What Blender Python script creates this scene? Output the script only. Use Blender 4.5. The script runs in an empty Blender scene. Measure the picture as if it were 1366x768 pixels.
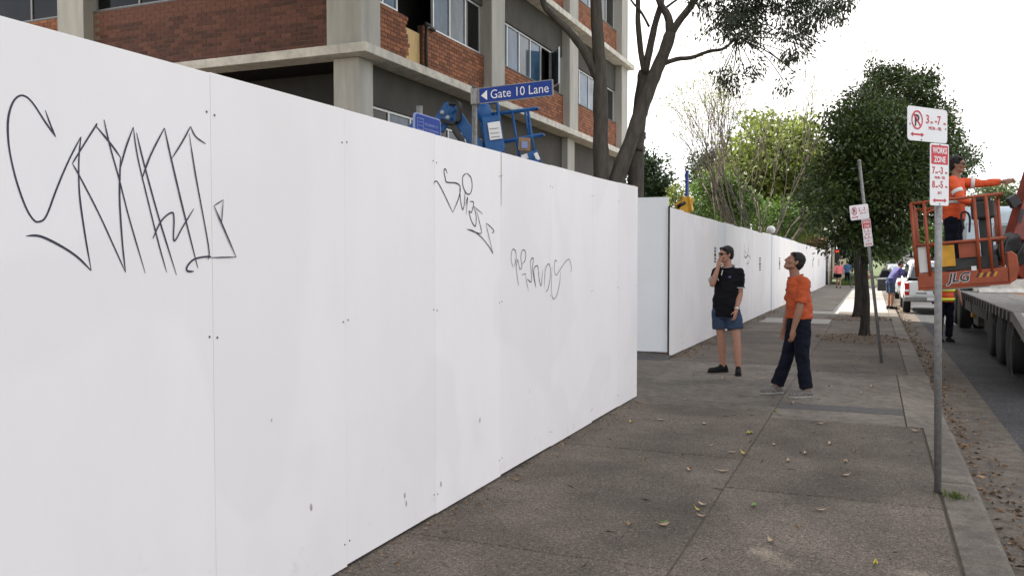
import bpy, bmesh, math, random
import numpy as np
from mathutils import Vector, Matrix, noise as mnoise

# ------------------------------------------------------------------ camera, sky, sun, exposure
S = bpy.context.scene
COL = S.collection
CAM_H, FPX, YAW, PITCH = 1.63, 1148.0, math.radians(22.8), math.radians(2.1)
cam_d = bpy.data.cameras.new('camera'); cam = bpy.data.objects.new('camera', cam_d); COL.objects.link(cam)
cam_d.sensor_width = 36; cam_d.lens = FPX/1366*36; cam_d.clip_start = .05; cam_d.clip_end = 3000
cam.location = (0, 0, CAM_H); cam.rotation_euler = (math.pi/2-PITCH, 0, YAW); S.camera = cam

SUN_DIR = Vector((-.80, .38, 1.0)).normalized()          # towards the sun: left, behind the building
w = bpy.data.worlds.new('World'); S.world = w; w.use_nodes = True
nt = w.node_tree; nt.nodes.clear()
def wn(t, **k):
    n = nt.nodes.new(t)
    for a, b in k.items(): setattr(n, a, b)
    return n
out = wn('ShaderNodeOutputWorld'); bg = wn('ShaderNodeBackground'); sky = wn('ShaderNodeTexSky', sky_type='NISHITA')
sky.sun_disc = False; sky.sun_elevation = math.asin(SUN_DIR.z); sky.sun_rotation = math.atan2(SUN_DIR.x, SUN_DIR.y)
sky.air_density = 1.0; sky.dust_density = 2.0; sky.ozone_density = 1.0
tc = wn('ShaderNodeTexCoord'); mp = wn('ShaderNodeMapping'); mp.inputs['Scale'].default_value = (1, 1, 2.6)
nz = wn('ShaderNodeTexNoise'); nz.inputs['Scale'].default_value = 1.7; nz.inputs['Detail'].default_value = 8; nz.inputs['Roughness'].default_value = .58
cr = wn('ShaderNodeValToRGB'); cr.color_ramp.elements[0].position = .34; cr.color_ramp.elements[1].position = .60
cr.color_ramp.elements[0].color = (.12, .12, .12, 1)
mx = wn('ShaderNodeMix', data_type='RGBA'); mx.inputs['B'].default_value = (6.7, 6.45, 6.3, 1)
L = nt.links.new
L(tc.outputs['Generated'], mp.inputs['Vector']); L(mp.outputs['Vector'], nz.inputs['Vector']); L(nz.outputs['Fac'], cr.inputs['Fac'])
L(cr.outputs['Color'], mx.inputs['Factor']); L(sky.outputs['Color'], mx.inputs['A']); L(mx.outputs['Result'], bg.inputs['Color'])
bg.inputs['Strength'].default_value = .11; L(bg.outputs['Background'], out.inputs['Surface'])
sun_d = bpy.data.lights.new('sun', 'SUN'); sun_d.energy = 4.6; sun_d.angle = math.radians(.6); sun_d.color = (1, .95, .87)
sun = bpy.data.objects.new('sun', sun_d); COL.objects.link(sun); sun.rotation_euler = SUN_DIR.to_track_quat('Z', 'Y').to_euler(); sun.location = (-30, 20, 60)
S.view_settings.view_transform = 'Standard'; S.view_settings.look = 'None'; S.view_settings.gamma = 1
S.view_settings.exposure = 1.52; S.view_settings.use_curve_mapping = False
S.cycles.max_bounces = 6; S.cycles.use_denoising = True

random.seed(7); RNG = np.random.default_rng(7)

# ------------------------------------------------------------------ measuring: photo pixel -> point of the place
_F = Vector((-math.sin(YAW)*math.cos(PITCH), math.cos(YAW)*math.cos(PITCH), -math.sin(PITCH)))
_R = Vector((math.cos(YAW), math.sin(YAW), 0)); _U = _R.cross(_F); _C = Vector((0, 0, CAM_H))
def ray(x, y): return _F + _R*((x-683)/FPX) + _U*((384-y)/FPX)
def at_d(x, y, d): return _C + ray(x, y)*d
def at_x(x, y, X): r = ray(x, y); return _C + r*(X/r.x)
def at_y(x, y, Y): r = ray(x, y); return _C + r*(Y/r.y)
def at_z(x, y, Z): r = ray(x, y); return _C + r*((Z-CAM_H)/r.z)
GP = [(-1000, 0), (14, 0), (60, -.35), (80, -.35), (120, .5), (170, 1.7), (260, 3.5), (600, 7), (5000, 9)]
def gz(y): return float(np.interp(y, [p[0] for p in GP], [p[1] for p in GP]))

# ------------------------------------------------------------------ materials
MATS = {}
def mat(name, col, rough=.7, var=.12, scale=8., bump=.0, bscale=60., metal=0., spec=.5, col2=None, stretch=None, coat=0., trans=0., isl=0., objr=0., detail=6):
    """procedural surface: base colour broken by noise, fine relief, optional per-piece variation"""
    m = bpy.data.materials.new(name); m.use_nodes = True; t = m.node_tree; b = t.nodes['Principled BSDF']; l = t.links.new
    def N(k): return t.nodes.new(k)
    g = N('ShaderNodeNewGeometry'); vec = g.outputs['Position']
    if stretch:
        mp = N('ShaderNodeMapping'); mp.inputs['Scale'].default_value = stretch; l(vec, mp.inputs['Vector']); vec = mp.outputs['Vector']
    n = N('ShaderNodeTexNoise'); n.inputs['Scale'].default_value = scale; n.inputs['Detail'].default_value = detail; n.inputs['Roughness'].default_value = .65; l(vec, n.inputs['Vector'])
    r = N('ShaderNodeValToRGB'); e = r.color_ramp.elements
    c = np.array(col); c2 = np.array(col2) if col2 is not None else None
    if c2 is None: lo, hi = c*(1-var), np.minimum(c*(1+var), .95)
    else: lo, hi = c, c2
    e[0].position = .33; e[1].position = .67; e[0].color = (*lo, 1); e[1].color = (*hi, 1); l(n.outputs['Fac'], r.inputs['Fac'])
    cout = r.outputs['Color']
    if isl or objr:
        hs = N('ShaderNodeHueSaturation'); mr = N('ShaderNodeMapRange'); a = isl or objr
        mr.inputs['To Min'].default_value = 1-a; mr.inputs['To Max'].default_value = 1+a
        if isl: l(g.outputs['Random Per Island'], mr.inputs['Value'])
        else:
            oi = N('ShaderNodeObjectInfo'); l(oi.outputs['Random'], mr.inputs['Value'])
        l(mr.outputs['Result'], hs.inputs['Value']); l(cout, hs.inputs['Color']); cout = hs.outputs['Color']
    l(cout, b.inputs['Base Color'])
    b.inputs['Roughness'].default_value = rough; b.inputs['Metallic'].default_value = metal; b.inputs['Specular IOR Level'].default_value = spec
    b.inputs['Coat Weight'].default_value = coat
    if bump:
        n2 = N('ShaderNodeTexNoise'); n2.inputs['Scale'].default_value = bscale; n2.inputs['Detail'].default_value = 5; l(vec, n2.inputs['Vector'])
        bp = N('ShaderNodeBump'); bp.inputs['Strength'].default_value = bump; bp.inputs['Distance'].default_value = .01; l(n2.outputs['Fac'], bp.inputs['Height']); l(bp.outputs['Normal'], b.inputs['Normal'])
    if trans:
        tr = N('ShaderNodeBsdfTranslucent'); ms = N('ShaderNodeMixShader'); ms.inputs[0].default_value = trans
        l(cout, tr.inputs['Color']); l(b.outputs[0], ms.inputs[1]); l(tr.outputs[0], ms.inputs[2]); l(ms.outputs[0], t.nodes['Material Output'].inputs['Surface'])
    MATS[name] = m; return m

def speckle(name, base, light, dark, s1, s2, bump, blotch=.25):
    """exposed-aggregate paving: small pale and dark stones in a grey matrix, broad stains"""
    m = bpy.data.materials.new(name); m.use_nodes = True; t = m.node_tree; b = t.nodes['Principled BSDF']; l = t.links.new
    def N(k): return t.nodes.new(k)
    g = N('ShaderNodeNewGeometry'); P = g.outputs['Position']
    v = N('ShaderNodeTexVoronoi'); v.inputs['Scale'].default_value = s1; l(P, v.inputs['Vector'])
    sp = N('ShaderNodeSeparateColor'); l(v.outputs['Color'], sp.inputs['Color'])
    r = N('ShaderNodeValToRGB'); e = r.color_ramp.elements; e[0].position = 0; e[0].color = (*dark, 1); e[1].position = 1; e[1].color = (*light, 1)
    a = e.new(.22); a.color = (*[.5*(x+y) for x, y in zip(dark, base)], 1); a = e.new(.4); a.color = (*base, 1); a = e.new(.85); a.color = (*base, 1); l(sp.outputs[0], r.inputs['Fac'])
    n = N('ShaderNodeTexNoise'); n.inputs['Scale'].default_value = 1.3; n.inputs['Detail'].default_value = 9; n.inputs['Roughness'].default_value = .7; l(P, n.inputs['Vector'])
    mr = N('ShaderNodeMapRange'); mr.inputs['From Min'].default_value = .3; mr.inputs['From Max'].default_value = .7; mr.inputs['To Min'].default_value = 1-blotch; mr.inputs['To Max'].default_value = 1+blotch; l(n.outputs['Fac'], mr.inputs['Value'])
    n3 = N('ShaderNodeTexNoise'); n3.inputs['Scale'].default_value = s2; n3.inputs['Detail'].default_value = 3; l(P, n3.inputs['Vector'])
    mr3 = N('ShaderNodeMapRange'); mr3.inputs['From Min'].default_value = .3; mr3.inputs['From Max'].default_value = .7; mr3.inputs['To Min'].default_value = .75; mr3.inputs['To Max'].default_value = 1.25; l(n3.outputs['Fac'], mr3.inputs['Value'])
    mu = N('ShaderNodeMath'); mu.operation = 'MULTIPLY'; l(mr.outputs[0], mu.inputs[0]); l(mr3.outputs[0], mu.inputs[1])
    # old chewing-gum spots and drips
    v4 = N('ShaderNodeTexVoronoi'); v4.inputs['Scale'].default_value = 2.6; l(P, v4.inputs['Vector']); m4 = N('ShaderNodeMapRange'); m4.inputs['From Min'].default_value = .035; m4.inputs['From Max'].default_value = .06; m4.inputs['To Min'].default_value = .62; m4.inputs['To Max'].default_value = 1.0; l(v4.outputs['Distance'], m4.inputs['Value'])
    # broad damp and tyre-dark stains
    n6 = N('ShaderNodeTexNoise'); n6.inputs['Scale'].default_value = .55; n6.inputs['Detail'].default_value = 7; n6.inputs['Distortion'].default_value = 1.2; l(P, n6.inputs['Vector']); m6 = N('ShaderNodeMapRange'); m6.inputs['From Min'].default_value = .42; m6.inputs['From Max'].default_value = .62; m6.inputs['To Min'].default_value = 1.12; m6.inputs['To Max'].default_value = .82; l(n6.outputs['Fac'], m6.inputs['Value'])
    k1 = N('ShaderNodeMath'); k1.operation = 'MULTIPLY'; l(m4.outputs[0], k1.inputs[0]); l(m6.outputs[0], k1.inputs[1]); k2 = N('ShaderNodeMath'); k2.operation = 'MULTIPLY'; l(k1.outputs[0], k2.inputs[0]); l(mu.outputs[0], k2.inputs[1]); mu = k2
    oi = N('ShaderNodeObjectInfo'); mo = N('ShaderNodeMapRange'); mo.inputs['To Min'].default_value = .92; mo.inputs['To Max'].default_value = 1.08; l(oi.outputs['Random'], mo.inputs['Value'])
    mu2 = N('ShaderNodeMath'); mu2.operation = 'MULTIPLY'; l(mu.outputs[0], mu2.inputs[0]); l(mo.outputs[0], mu2.inputs[1])
    hs = N('ShaderNodeHueSaturation'); l(mu2.outputs[0], hs.inputs['Value']); l(r.outputs['Color'], hs.inputs['Color']); l(hs.outputs['Color'], b.inputs['Base Color'])
    b.inputs['Roughness'].default_value = .85; b.inputs['Specular IOR Level'].default_value = .3
    bp = N('ShaderNodeBump'); bp.inputs['Strength'].default_value = bump; bp.inputs['Distance'].default_value = .006; l(v.outputs['Distance'], bp.inputs['Height']); l(bp.outputs['Normal'], b.inputs['Normal'])
    MATS[name] = m; return m

speckle('aggregate', (.114, .094, .074), (.205, .174, .142), (.045, .038, .03), 135, 40, .5, .34)
speckle('smooth_concrete', (.145, .125, .102), (.178, .16, .134), (.08, .071, .059), 170, 9, .25, .32)
speckle('asphalt', (.05, .049, .049), (.14, .14, .14), (.03, .03, .03), 110, 20, .6, .18)
speckle('gutter_concrete', (.11, .09, .07), (.165, .138, .11), (.06, .058, .05), 120, 10, .4, .3)
mat('patch', (.075, .07, .066), .9, .25, 20, .4)
mat('pit_concrete', (.25, .235, .21), .85, .15, 14, .2)
mat('joint_dirt', (.075, .062, .042), 1, .3, 30)
mat('soil', (.10, .075, .052), 1, .4, 14, .8, 40)
mat('site_dirt', (.16, .13, .10), 1, .3, 2, .5, 8)
mat('grass_ground', (.07, .09, .035), 1, .35, 3, .6, 30)
mat('steel_post', (.24, .235, .23), .5, .22, 30, .15, 90, .55)
mat('old_steel_post', (.22, .22, .215), .55, .3, 24, .15, 90, .5)
mat('sign_white', (.78, .77, .78), .45, .03, 6)
mat('sign_red', (.55, .025, .04), .5, .06, 10)
mat('sign_black', (.012, .012, .014), .5, .1, 10)
mat('sign_blue', (.004, .036, .25), .7, .05, 6)
mat('sign_blue_dark', (.02, .045, .22), .45, .05, 6)
mat('sign_lilac', (.22, .27, .5), .5, .05, 6)
mat('marker_ink', (.02, .018, .045), .5, .3, 40)
mat('faint_ink', (.06, .06, .09), .6, .4, 30)
mat('stencil_ink', (.09, .09, .1), .8, .4, 60)
mat('dust_ink', (.38, .35, .33), .9, .3, 40)
mat('timber', (.30, .19, .11), .8, .25, 12, .2, 60, stretch=(4, 4, 1))
mat('ply_raw', (.62, .43, .2), .75, .15, 5, .1, 60, stretch=(1, 3, .6))
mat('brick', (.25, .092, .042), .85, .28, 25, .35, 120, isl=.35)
mat('brick_shaded', (.105, .04, .026), .85, .28, 25, .35, 120, objr=.38)  # darker copy of brick: the end face's weaker light put into its colour
mat('mortar', (.16, .115, .08), .95, .15, 30, .3, 150)
mat('mortar_dark', (.06, .036, .026), .95, .15, 30, .3, 150)
mat('column_concrete', (.40, .385, .345), .85, .16, 3, .2, 60, stretch=(1.2, 1.2, .2))
mat('ledge_concrete', (.56, .53, .46), .8, .24, 4, .2, 60)
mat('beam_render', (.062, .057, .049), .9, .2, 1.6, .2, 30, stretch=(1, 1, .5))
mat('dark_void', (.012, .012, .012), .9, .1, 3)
mat('recess_shade', (.028, .027, .026), .9, .15, 3)
mat('window_frame', (.62, .63, .63), .4, .06, 10, metal=.2)
mat('frame_dark', (.09, .085, .08), .5, .1, 10)
mat('pipe_black', (.015, .014, .014), .5, .1, 10)
mat('lift_blue', (.006, .085, .27), .5, .2, 6, .05, 40)
mat('lift_hose', (.012, .012, .013), .5, .1, 30)
mat('lift_grey', (.35, .37, .4), .5, .1, 20)
mat('bark_gum', (.085, .073, .06), .9, .35, 5, .8, 22, stretch=(2.2, 2.2, .55))
mat('bark_dark', (.035, .03, .025), .95, .4, 10, .9, 30, stretch=(2, 2, .5))
mat('bark_pale', (.10, .08, .058), .9, .3, 8, .6, 30)
mat('leaf_gum', (.055, .068, .038), .5, .3, 3, trans=.22, isl=.45)
mat('leaf_street', (.026, .045, .011), .36, .3, 3.2, col2=(.085, .13, .03), trans=.22, isl=.45)
mat('leaf_lime', (.15, .19, .035), .55, .25, 1, trans=.45, isl=.4)
mat('leaf_mid', (.075, .13, .025), .55, .3, 1, trans=.4, isl=.45)
mat('leaf_deep', (.025, .05, .014), .5, .3, 1, trans=.25, isl=.45)
mat('leaf_haze', (.11, .14, .06), .7, .25, 1, trans=.3, isl=.4)
mat('leaf_brown', (.17, .105, .052), .8, .35, 30, isl=.6)
mat('leaf_pale', (.34, .25, .165), .8, .25, 40, .2, 90, isl=.2)
mat('leaf_yellow', (.42, .33, .05), .7, .25, 40)
mat('leaf_green', (.12, .2, .04), .6, .25, 40)
mat('grass', (.14, .18, .05), .8, .3, 8, trans=.3, isl=.4)
mat('skin', (.30, .15, .098), .55, .1, 16, .05, 200)
mat('skin_tan', (.23, .108, .066), .55, .1, 16, .05, 200)
mat('hair_dark', (.009, .007, .006), .6, .5, 90, .9, 260, stretch=(1, 1, .3), spec=.3)
mat('cloth_black', (.006, .006, .0075), .9, .25, 20, .3, 200, spec=.15)
mat('cloth_orange', (.38, .06, .013), .85, .13, 9, .3, 200)
mat('cloth_navy', (.006, .0075, .015), .9, .3, 14, .35, 180, spec=.15)
mat('cloth_shorts', (.03, .048, .085), .9, .2, 14, .3, 180, spec=.2)
mat('cloth_pink', (.62, .16, .17), .85, .12, 14)
mat('cloth_blue', (.05, .12, .25), .85, .15, 14)
mat('cloth_green', (.03, .22, .1), .85, .15, 14)
mat('cloth_red', (.5, .04, .05), .85, .15, 14)
mat('cloth_purple', (.05, .045, .16), .8, .2, 14)
mat('hivis_orange', (.6, .075, .015), .75, .1, 14, .2, 100)
mat('hivis_yellow', (.75, .8, .05), .6, .06, 14)
mat('tape_silver', (.6, .6, .58), .4, .08, 14)
mat('shoe_black', (.006, .006, .006), .8, .2, 30, .3, 150, spec=.2)
mat('shoe_grey', (.12, .11, .1), .75, .6, 45, .3, 150)
mat('shoe_sole', (.24, .23, .21), .8, .2, 30)
mat('piping', (.4, .4, .38), .8, .1, 30)
mat('metal_watch', (.5, .5, .5), .3, .1, 30, metal=.8)
mat('lens_black', (.006, .006, .007), .12, .05, 10)
mat('jlg_orange', (.27, .05, .014), .5, .22, 6, .08, 40)
mat('jlg_boom', (.19, .028, .014), .45, .25, 4, .08, 40)
mat('jlg_yellow', (.55, .28, .02), .6, .15, 8)
mat('jlg_dark', (.025, .025, .026), .6, .25, 12)
mat('jlg_white', (.62, .62, .6), .5, .08, 9)
mat('deck', (.22, .21, .19), .75, .28, 4, .4, 40, stretch=(3, .5, 1))
mat('deck_rust', (.30, .2, .13), .9, .3, 3, .4, 40)
mat('trailer_dark', (.05, .047, .043), .7, .35, 9, .3, 40)
mat('rubber', (.014, .014, .014), .8, .25, 20, .3, 120)
mat('rim_grey', (.3, .3, .3), .45, .2, 20, metal=.5)
mat('cab_paint', (.5, .6, .66), .35, .06, 3, coat=.3)
mat('cab_dirty', (.62, .6, .55), .7, .2, 6, .15, 30)
mat('beacon', (.9, .22, .02), .3, .05, 10)
mat('car_silver', (.52, .53, .53), .25, .03, 3, coat=.6, metal=.15)
mat('car_white', (.78, .79, .79), .28, .03, 3, coat=.5)
mat('car_blue', (.1, .16, .3), .25, .05, 3, coat=.6)
mat('car_green', (.3, .4, .36), .25, .05, 3, coat=.6)
mat('car_dark', (.03, .032, .036), .3, .1, 3, coat=.5)
mat('car_glass', (.012, .014, .017), .05, .05, 3, spec=.9)
mat('car_trim', (.025, .025, .026), .6, .15, 12)
mat('lamp_red', (.45, .01, .015), .2, .08, 8, coat=.4)
mat('lamp_white', (.75, .75, .73), .15, .05, 8, coat=.4)
mat('globe', (.8, .8, .8), .35, .03, 8)
mat('container_blue', (.02, .11, .33), .5, .12, 4)
mat('excavator', (.65, .34, .02), .5, .12, 6)
mat('fence_tan', (.36, .31, .2), .9, .15, 4, .2, 40)
mat('house_wall', (.42, .36, .28), .9, .12, 2, .2, 40)
mat('house_brown', (.12, .075, .05), .9, .15, 2, .2, 40)
mat('roof_tile', (.2, .09, .06), .85, .2, 6, .4, 30)
mat('line_white', (.6, .6, .58), .8, .2, 20)
for nm, base in (('pane_sky', (.05, .10, .165)), ('pane_dark', (.008, .009, .01)), ('pane_blind', (.10, .13, .16))):  # pane_sky: blue sky reflection put into the base colour
    m = mat(nm, base, .05, .45, 1.6, spec=.5, stretch=(1, 1, .5)); m.node_tree.nodes['Principled BSDF'].inputs['IOR'].default_value = 1.28
# painted plywood: off-white, faint roller streaks, grime towards scuffs
def hoarding_paint(name, c):
    m = mat(name, c, .55, .035, 1.1, .06, 25, stretch=(1, 1, .35), objr=.025); t = m.node_tree; b = t.nodes['Principled BSDF']; l = t.links.new
    src = b.inputs['Base Color'].links[0].from_socket
    g = t.nodes.new('ShaderNodeNewGeometry'); n = t.nodes.new('ShaderNodeTexNoise'); n.inputs['Scale'].default_value = 3.2; n.inputs['Detail'].default_value = 12; n.inputs['Roughness'].default_value = .75; l(g.outputs['Position'], n.inputs['Vector'])
    sx = t.nodes.new('ShaderNodeSeparateXYZ'); l(g.outputs['Position'], sx.inputs[0])
    mr = t.nodes.new('ShaderNodeMapRange'); mr.inputs['From Min'].default_value = .75; mr.inputs['From Max'].default_value = 0; mr.inputs['To Min'].default_value = 0; mr.inputs['To Max'].default_value = .09; l(sx.outputs['Z'], mr.inputs['Value'])
    sx_ = 0; ad = t.nodes.new('ShaderNodeMath'); l(n.outputs['Fac'], ad.inputs[0]); l(mr.outputs[0], ad.inputs[1])
    r = t.nodes.new('ShaderNodeValToRGB'); r.color_ramp.elements[0].position = .66; r.color_ramp.elements[1].position = .95; l(ad.outputs[0], r.inputs['Fac'])
    mxx = t.nodes.new('ShaderNodeMix'); mxx.data_type = 'RGBA'; mxx.inputs['B'].default_value = (.5, .45, .4, 1); l(r.outputs['Color'], mxx.inputs['Factor'])
    # areas rolled over with a slightly different white
    n5 = t.nodes.new('ShaderNodeTexNoise'); n5.inputs['Scale'].default_value = .85; n5.inputs['Detail'].default_value = 1.5; n5.inputs['Distortion'].default_value = .6; l(g.outputs['Position'], n5.inputs['Vector'])
    r5 = t.nodes.new('ShaderNodeValToRGB'); r5.color_ramp.elements[0].position = .49; r5.color_ramp.elements[1].position = .53; l(n5.outputs['Fac'], r5.inputs['Fac'])
    m5 = t.nodes.new('ShaderNodeMix'); m5.data_type = 'RGBA'; m5.inputs['B'].default_value = (.775*c[0]/.83, .745*c[1]/.805, .735*c[2]/.8, 1); mm = t.nodes.new('ShaderNodeMath'); mm.operation = 'MULTIPLY'; mm.inputs[1].default_value = .42; l(r5.outputs['Color'], mm.inputs[0]); l(mm.outputs[0], m5.inputs['Factor']); l(src, m5.inputs['A']); l(m5.outputs['Result'], mxx.inputs['A']); l(mxx.outputs['Result'], b.inputs['Base Color'])
hoarding_paint('paint_white', (.83, .805, .80)); hoarding_paint('white_cool_tint', (.74, .77, .80))  # cool tint: bluish light on the return panel, tone change on odd panels

# ------------------------------------------------------------------ mesh helpers
class MB:
    def __init__(s): s.v = []; s.f = []
    def add(s, vs, fs):
        o = len(s.v); s.v += [tuple(p) for p in vs]; s.f += [tuple(i+o for i in f) for f in fs]; return s
    def box(s, x0, x1, y0, y1, z0, z1, M=None):
        vs = [Vector(p) for p in ((x0, y0, z0), (x1, y0, z0), (x1, y1, z0), (x0, y1, z0), (x0, y0, z1), (x1, y0, z1), (x1, y1, z1), (x0, y1, z1))]
        if M is not None: vs = [M @ p for p in vs]
        return s.add(vs, [(0, 3, 2, 1), (4, 5, 6, 7), (0, 1, 5, 4), (1, 2, 6, 5), (2, 3, 7, 6), (3, 0, 4, 7)])
    def bar(s, p, q, a, b=None, up=(0, 0, 1)):
        """rectangular bar a wide, b tall from p to q"""
        p, q = Vector(p), Vector(q); d = (q-p).normalized(); u = Vector(up)
        if abs(d.dot(u)) > .97: u = Vector((0, 1, 0))
        sd = d.cross(u).normalized()*(a/2); tp = sd.cross(d).normalized()*((b or a)/2)
        vs = [p-sd-tp, p+sd-tp, p+sd+tp, p-sd+tp, q-sd-tp, q+sd-tp, q+sd+tp, q-sd+tp]
        return s.add(vs, [(0, 1, 2, 3), (7, 6, 5, 4), (0, 4, 5, 1), (1, 5, 6, 2), (2, 6, 7, 3), (3, 7, 4, 0)])
    def tube(s, pts, rad, n=8, cap=True, jit=0.):
        pts = [Vector(p) for p in pts]; k = len(pts); rad = [rad]*k if not hasattr(rad, '__len__') else rad
        vs = []; ref = Vector((.31, .22, .93)).normalized()
        for i, p in enumerate(pts):
            d = (pts[min(i+1, k-1)]-pts[max(i-1, 0)]).normalized()
            r0 = ref if abs(d.dot(ref)) < .95 else Vector((1, 0, 0))
            a = d.cross(r0).normalized(); b = d.cross(a)
            for j in range(n):
                t = 2*math.pi*j/n; rr = rad[i]*(1+random.uniform(-jit, jit)); vs.append(p+(a*math.cos(t)+b*math.sin(t))*rr)
        fs = [(i*n+j, i*n+(j+1) % n, (i+1)*n+(j+1) % n, (i+1)*n+j) for i in range(k-1) for j in range(n)]
        if cap: fs += [tuple(range(n-1, -1, -1)), tuple((k-1)*n+j for j in range(n))]
        return s.add(vs, fs)
    def capsule(s, p, q, r1, r2, n=14, sq=None):
        """tapered limb with round ends; sq=(axis, factor) flattens it"""
        p, q = Vector(p), Vector(q); d = (q-p); ln = d.length; d = d.normalized() if ln > 1e-6 else Vector((0, 0, 1))
        pts, rad = [], []
        for a in (-90, -60, -30): pts.append(p+d*r1*math.sin(math.radians(a))); rad.append(max(r1*math.cos(math.radians(a)), 1e-4))
        pts.append(p); rad.append(r1); pts.append(q); rad.append(r2)
        for a in (30, 60, 90): pts.append(q+d*r2*math.sin(math.radians(a))); rad.append(max(r2*math.cos(math.radians(a)), 1e-4))
        o = len(s.v); r0 = Vector((.31, .22, .93)); r0 = r0 if abs(d.dot(r0.normalized())) < .95 else Vector((1, 0, 0))
        a = d.cross(r0).normalized(); b = d.cross(a); vs = []
        for c, r in zip(pts, rad):
            for j in range(n):
                t = 2*math.pi*j/n; e = (a*math.cos(t)+b*math.sin(t))*r
                if sq: ax = Vector(sq[0]).normalized(); e = e-ax*(e.dot(ax)*(1-sq[1]))
                vs.append(c+e)
        k = len(pts)
        return s.add(vs, [(i*n+j, i*n+(j+1) % n, (i+1)*n+(j+1) % n, (i+1)*n+j) for i in range(k-1) for j in range(n)]+[tuple(range(n-1, -1, -1)), tuple((k-1)*n+j for j in range(n))])
    def ell(s, c, r, M=None, nu=16, nv=10):
        c = Vector(c); vs = []; M = M or Matrix.Identity(3)
        for i in range(1, nv):
            th = math.pi*i/nv
            for j in range(nu):
                ph = 2*math.pi*j/nu; vs.append(c+M @ Vector((r[0]*math.sin(th)*math.cos(ph), r[1]*math.sin(th)*math.sin(ph), r[2]*math.cos(th))))
        o = len(vs); vs += [c+M @ Vector((0, 0, r[2])), c-M @ Vector((0, 0, r[2]))]
        fs = [(i*nu+j, (i+1)*nu+j, (i+1)*nu+(j+1) % nu, i*nu+(j+1) % nu) for i in range(nv-2) for j in range(nu)]
        fs += [(o, j, (j+1) % nu) for j in range(nu)]+[(o+1, (nv-2)*nu+(j+1) % nu, (nv-2)*nu+j) for j in range(nu)]
        return s.add(vs, fs)
    def prism(s, poly, d):
        """extrude a 3D polygon by vector d"""
        poly = [Vector(p) for p in poly]; d = Vector(d); n = len(poly)
        return s.add(poly+[p+d for p in poly], [tuple(range(n-1, -1, -1)), tuple(range(n, 2*n))]+[(i, (i+1) % n, n+(i+1) % n, n+i) for i in range(n)])
    def lathe(s, prof, c=(0, 0, 0), axis='z', n=24):
        c = Vector(c); vs = []
        for r, h in prof:
            for j in range(n):
                t = 2*math.pi*j/n; a, b = r*math.cos(t), r*math.sin(t)
                vs.append(c+Vector((a, b, h) if axis == 'z' else ((h, a, b) if axis == 'x' else (a, h, b))))
        k = len(prof)
        return s.add(vs, [(i*n+j, i*n+(j+1) % n, (i+1)*n+(j+1) % n, (i+1)*n+j) for i in range(k-1) for j in range(n)]+[tuple(range(n-1, -1, -1)), tuple((k-1)*n+j for j in range(n))])
    def ribbon(s, pts, wd, n_):
        """flat pen stroke of width wd on the plane with normal n_"""
        pts = [Vector(p) for p in pts]; n_ = Vector(n_); vs = []
        for i, p in enumerate(pts):
            d = (pts[min(i+1, len(pts)-1)]-pts[max(i-1, 0)]).normalized(); e_ = min(i, len(pts)-1-i); sd = d.cross(n_).normalized()*wd/2*(.45+.25*min(e_, 3)+.28*mnoise.noise(p*9)); vs += [p-sd, p+sd]
        return s.add(vs, [(2*i, 2*i+1, 2*i+3, 2*i+2) for i in range(len(pts)-1)])
    def mesh(s, name):
        me = bpy.data.meshes.new(name); me.from_pydata(s.v, [], s.f); me.update()
        bm = bmesh.new(); bm.from_mesh(me); bmesh.ops.recalc_face_normals(bm, faces=bm.faces); bm.to_mesh(me); bm.free(); return me
    def build(s, name, m, parent=None, smooth=False, bevel=0., kind=None):
        return link(name, s.mesh(name), m, parent, smooth, bevel, kind)
def link(name, me, m, parent=None, smooth=False, bevel=0., kind=None):
    o = bpy.data.objects.new(name, me); COL.objects.link(o)
    if m is not None and not me.materials: me.materials.append(MATS[m] if isinstance(m, str) else m)
    if parent is not None: o.parent = parent
    if smooth:
        me.polygons.foreach_set('use_smooth', [True]*len(me.polygons))
    if bevel:
        b = o.modifiers.new('bevel', 'BEVEL'); b.width = bevel; b.segments = 2; b.limit_method = 'ANGLE'
    if kind: o['kind'] = kind
    return o
def tag(o, label, cat, group=None):
    o['label'] = label; o['category'] = cat
    if group: o['group'] = group
    return o
def thing(name, label, cat, loc=(0, 0, 0), rz=0., group=None):
    o = bpy.data.objects.new(name, None); COL.objects.link(o); o.location = loc; o.rotation_euler = (0, 0, rz); o.empty_display_size = .2
    return tag(o, label, cat, group)
def Q(box, name, m, parent=None, **k): return MB().box(*box).build(name, m, parent, **k)
def catmull(pts, n=6):
    pts = [Vector(p) for p in pts]; P = [pts[0]]+pts+[pts[-1]]; o = []
    for i in range(1, len(P)-2):
        for k in range(n):
            t = k/n; a, b, c, d = P[i-1:i+3]
            o.append(.5*((2*b)+(c-a)*t+(2*a-5*b+4*c-d)*t*t+(3*b-a-3*c+d)*t**3))
    return o+[pts[-1]]
def text(name, body, size, M, m, parent, bold=0., align='LEFT', shear=0., xs=1., space=1.):
    """flat lettering as a mesh, laid on a surface by matrix M"""
    c = bpy.data.curves.new(name, 'FONT'); c.body = body; c.size = size; c.align_x = align; c.offset = bold; c.extrude = .0006; c.shear = shear; c.resolution_u = 3; c.space_character = space
    o = bpy.data.objects.new(name, c); COL.objects.link(o); dg = bpy.context.evaluated_depsgraph_get()
    me = bpy.data.meshes.new_from_object(o.evaluated_get(dg)); bpy.data.objects.remove(o); bpy.data.curves.remove(c)
    me.transform(M @ Matrix.Diagonal((xs, 1, 1, 1))); me.materials.clear(); return link(name, me, m, parent)
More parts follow.
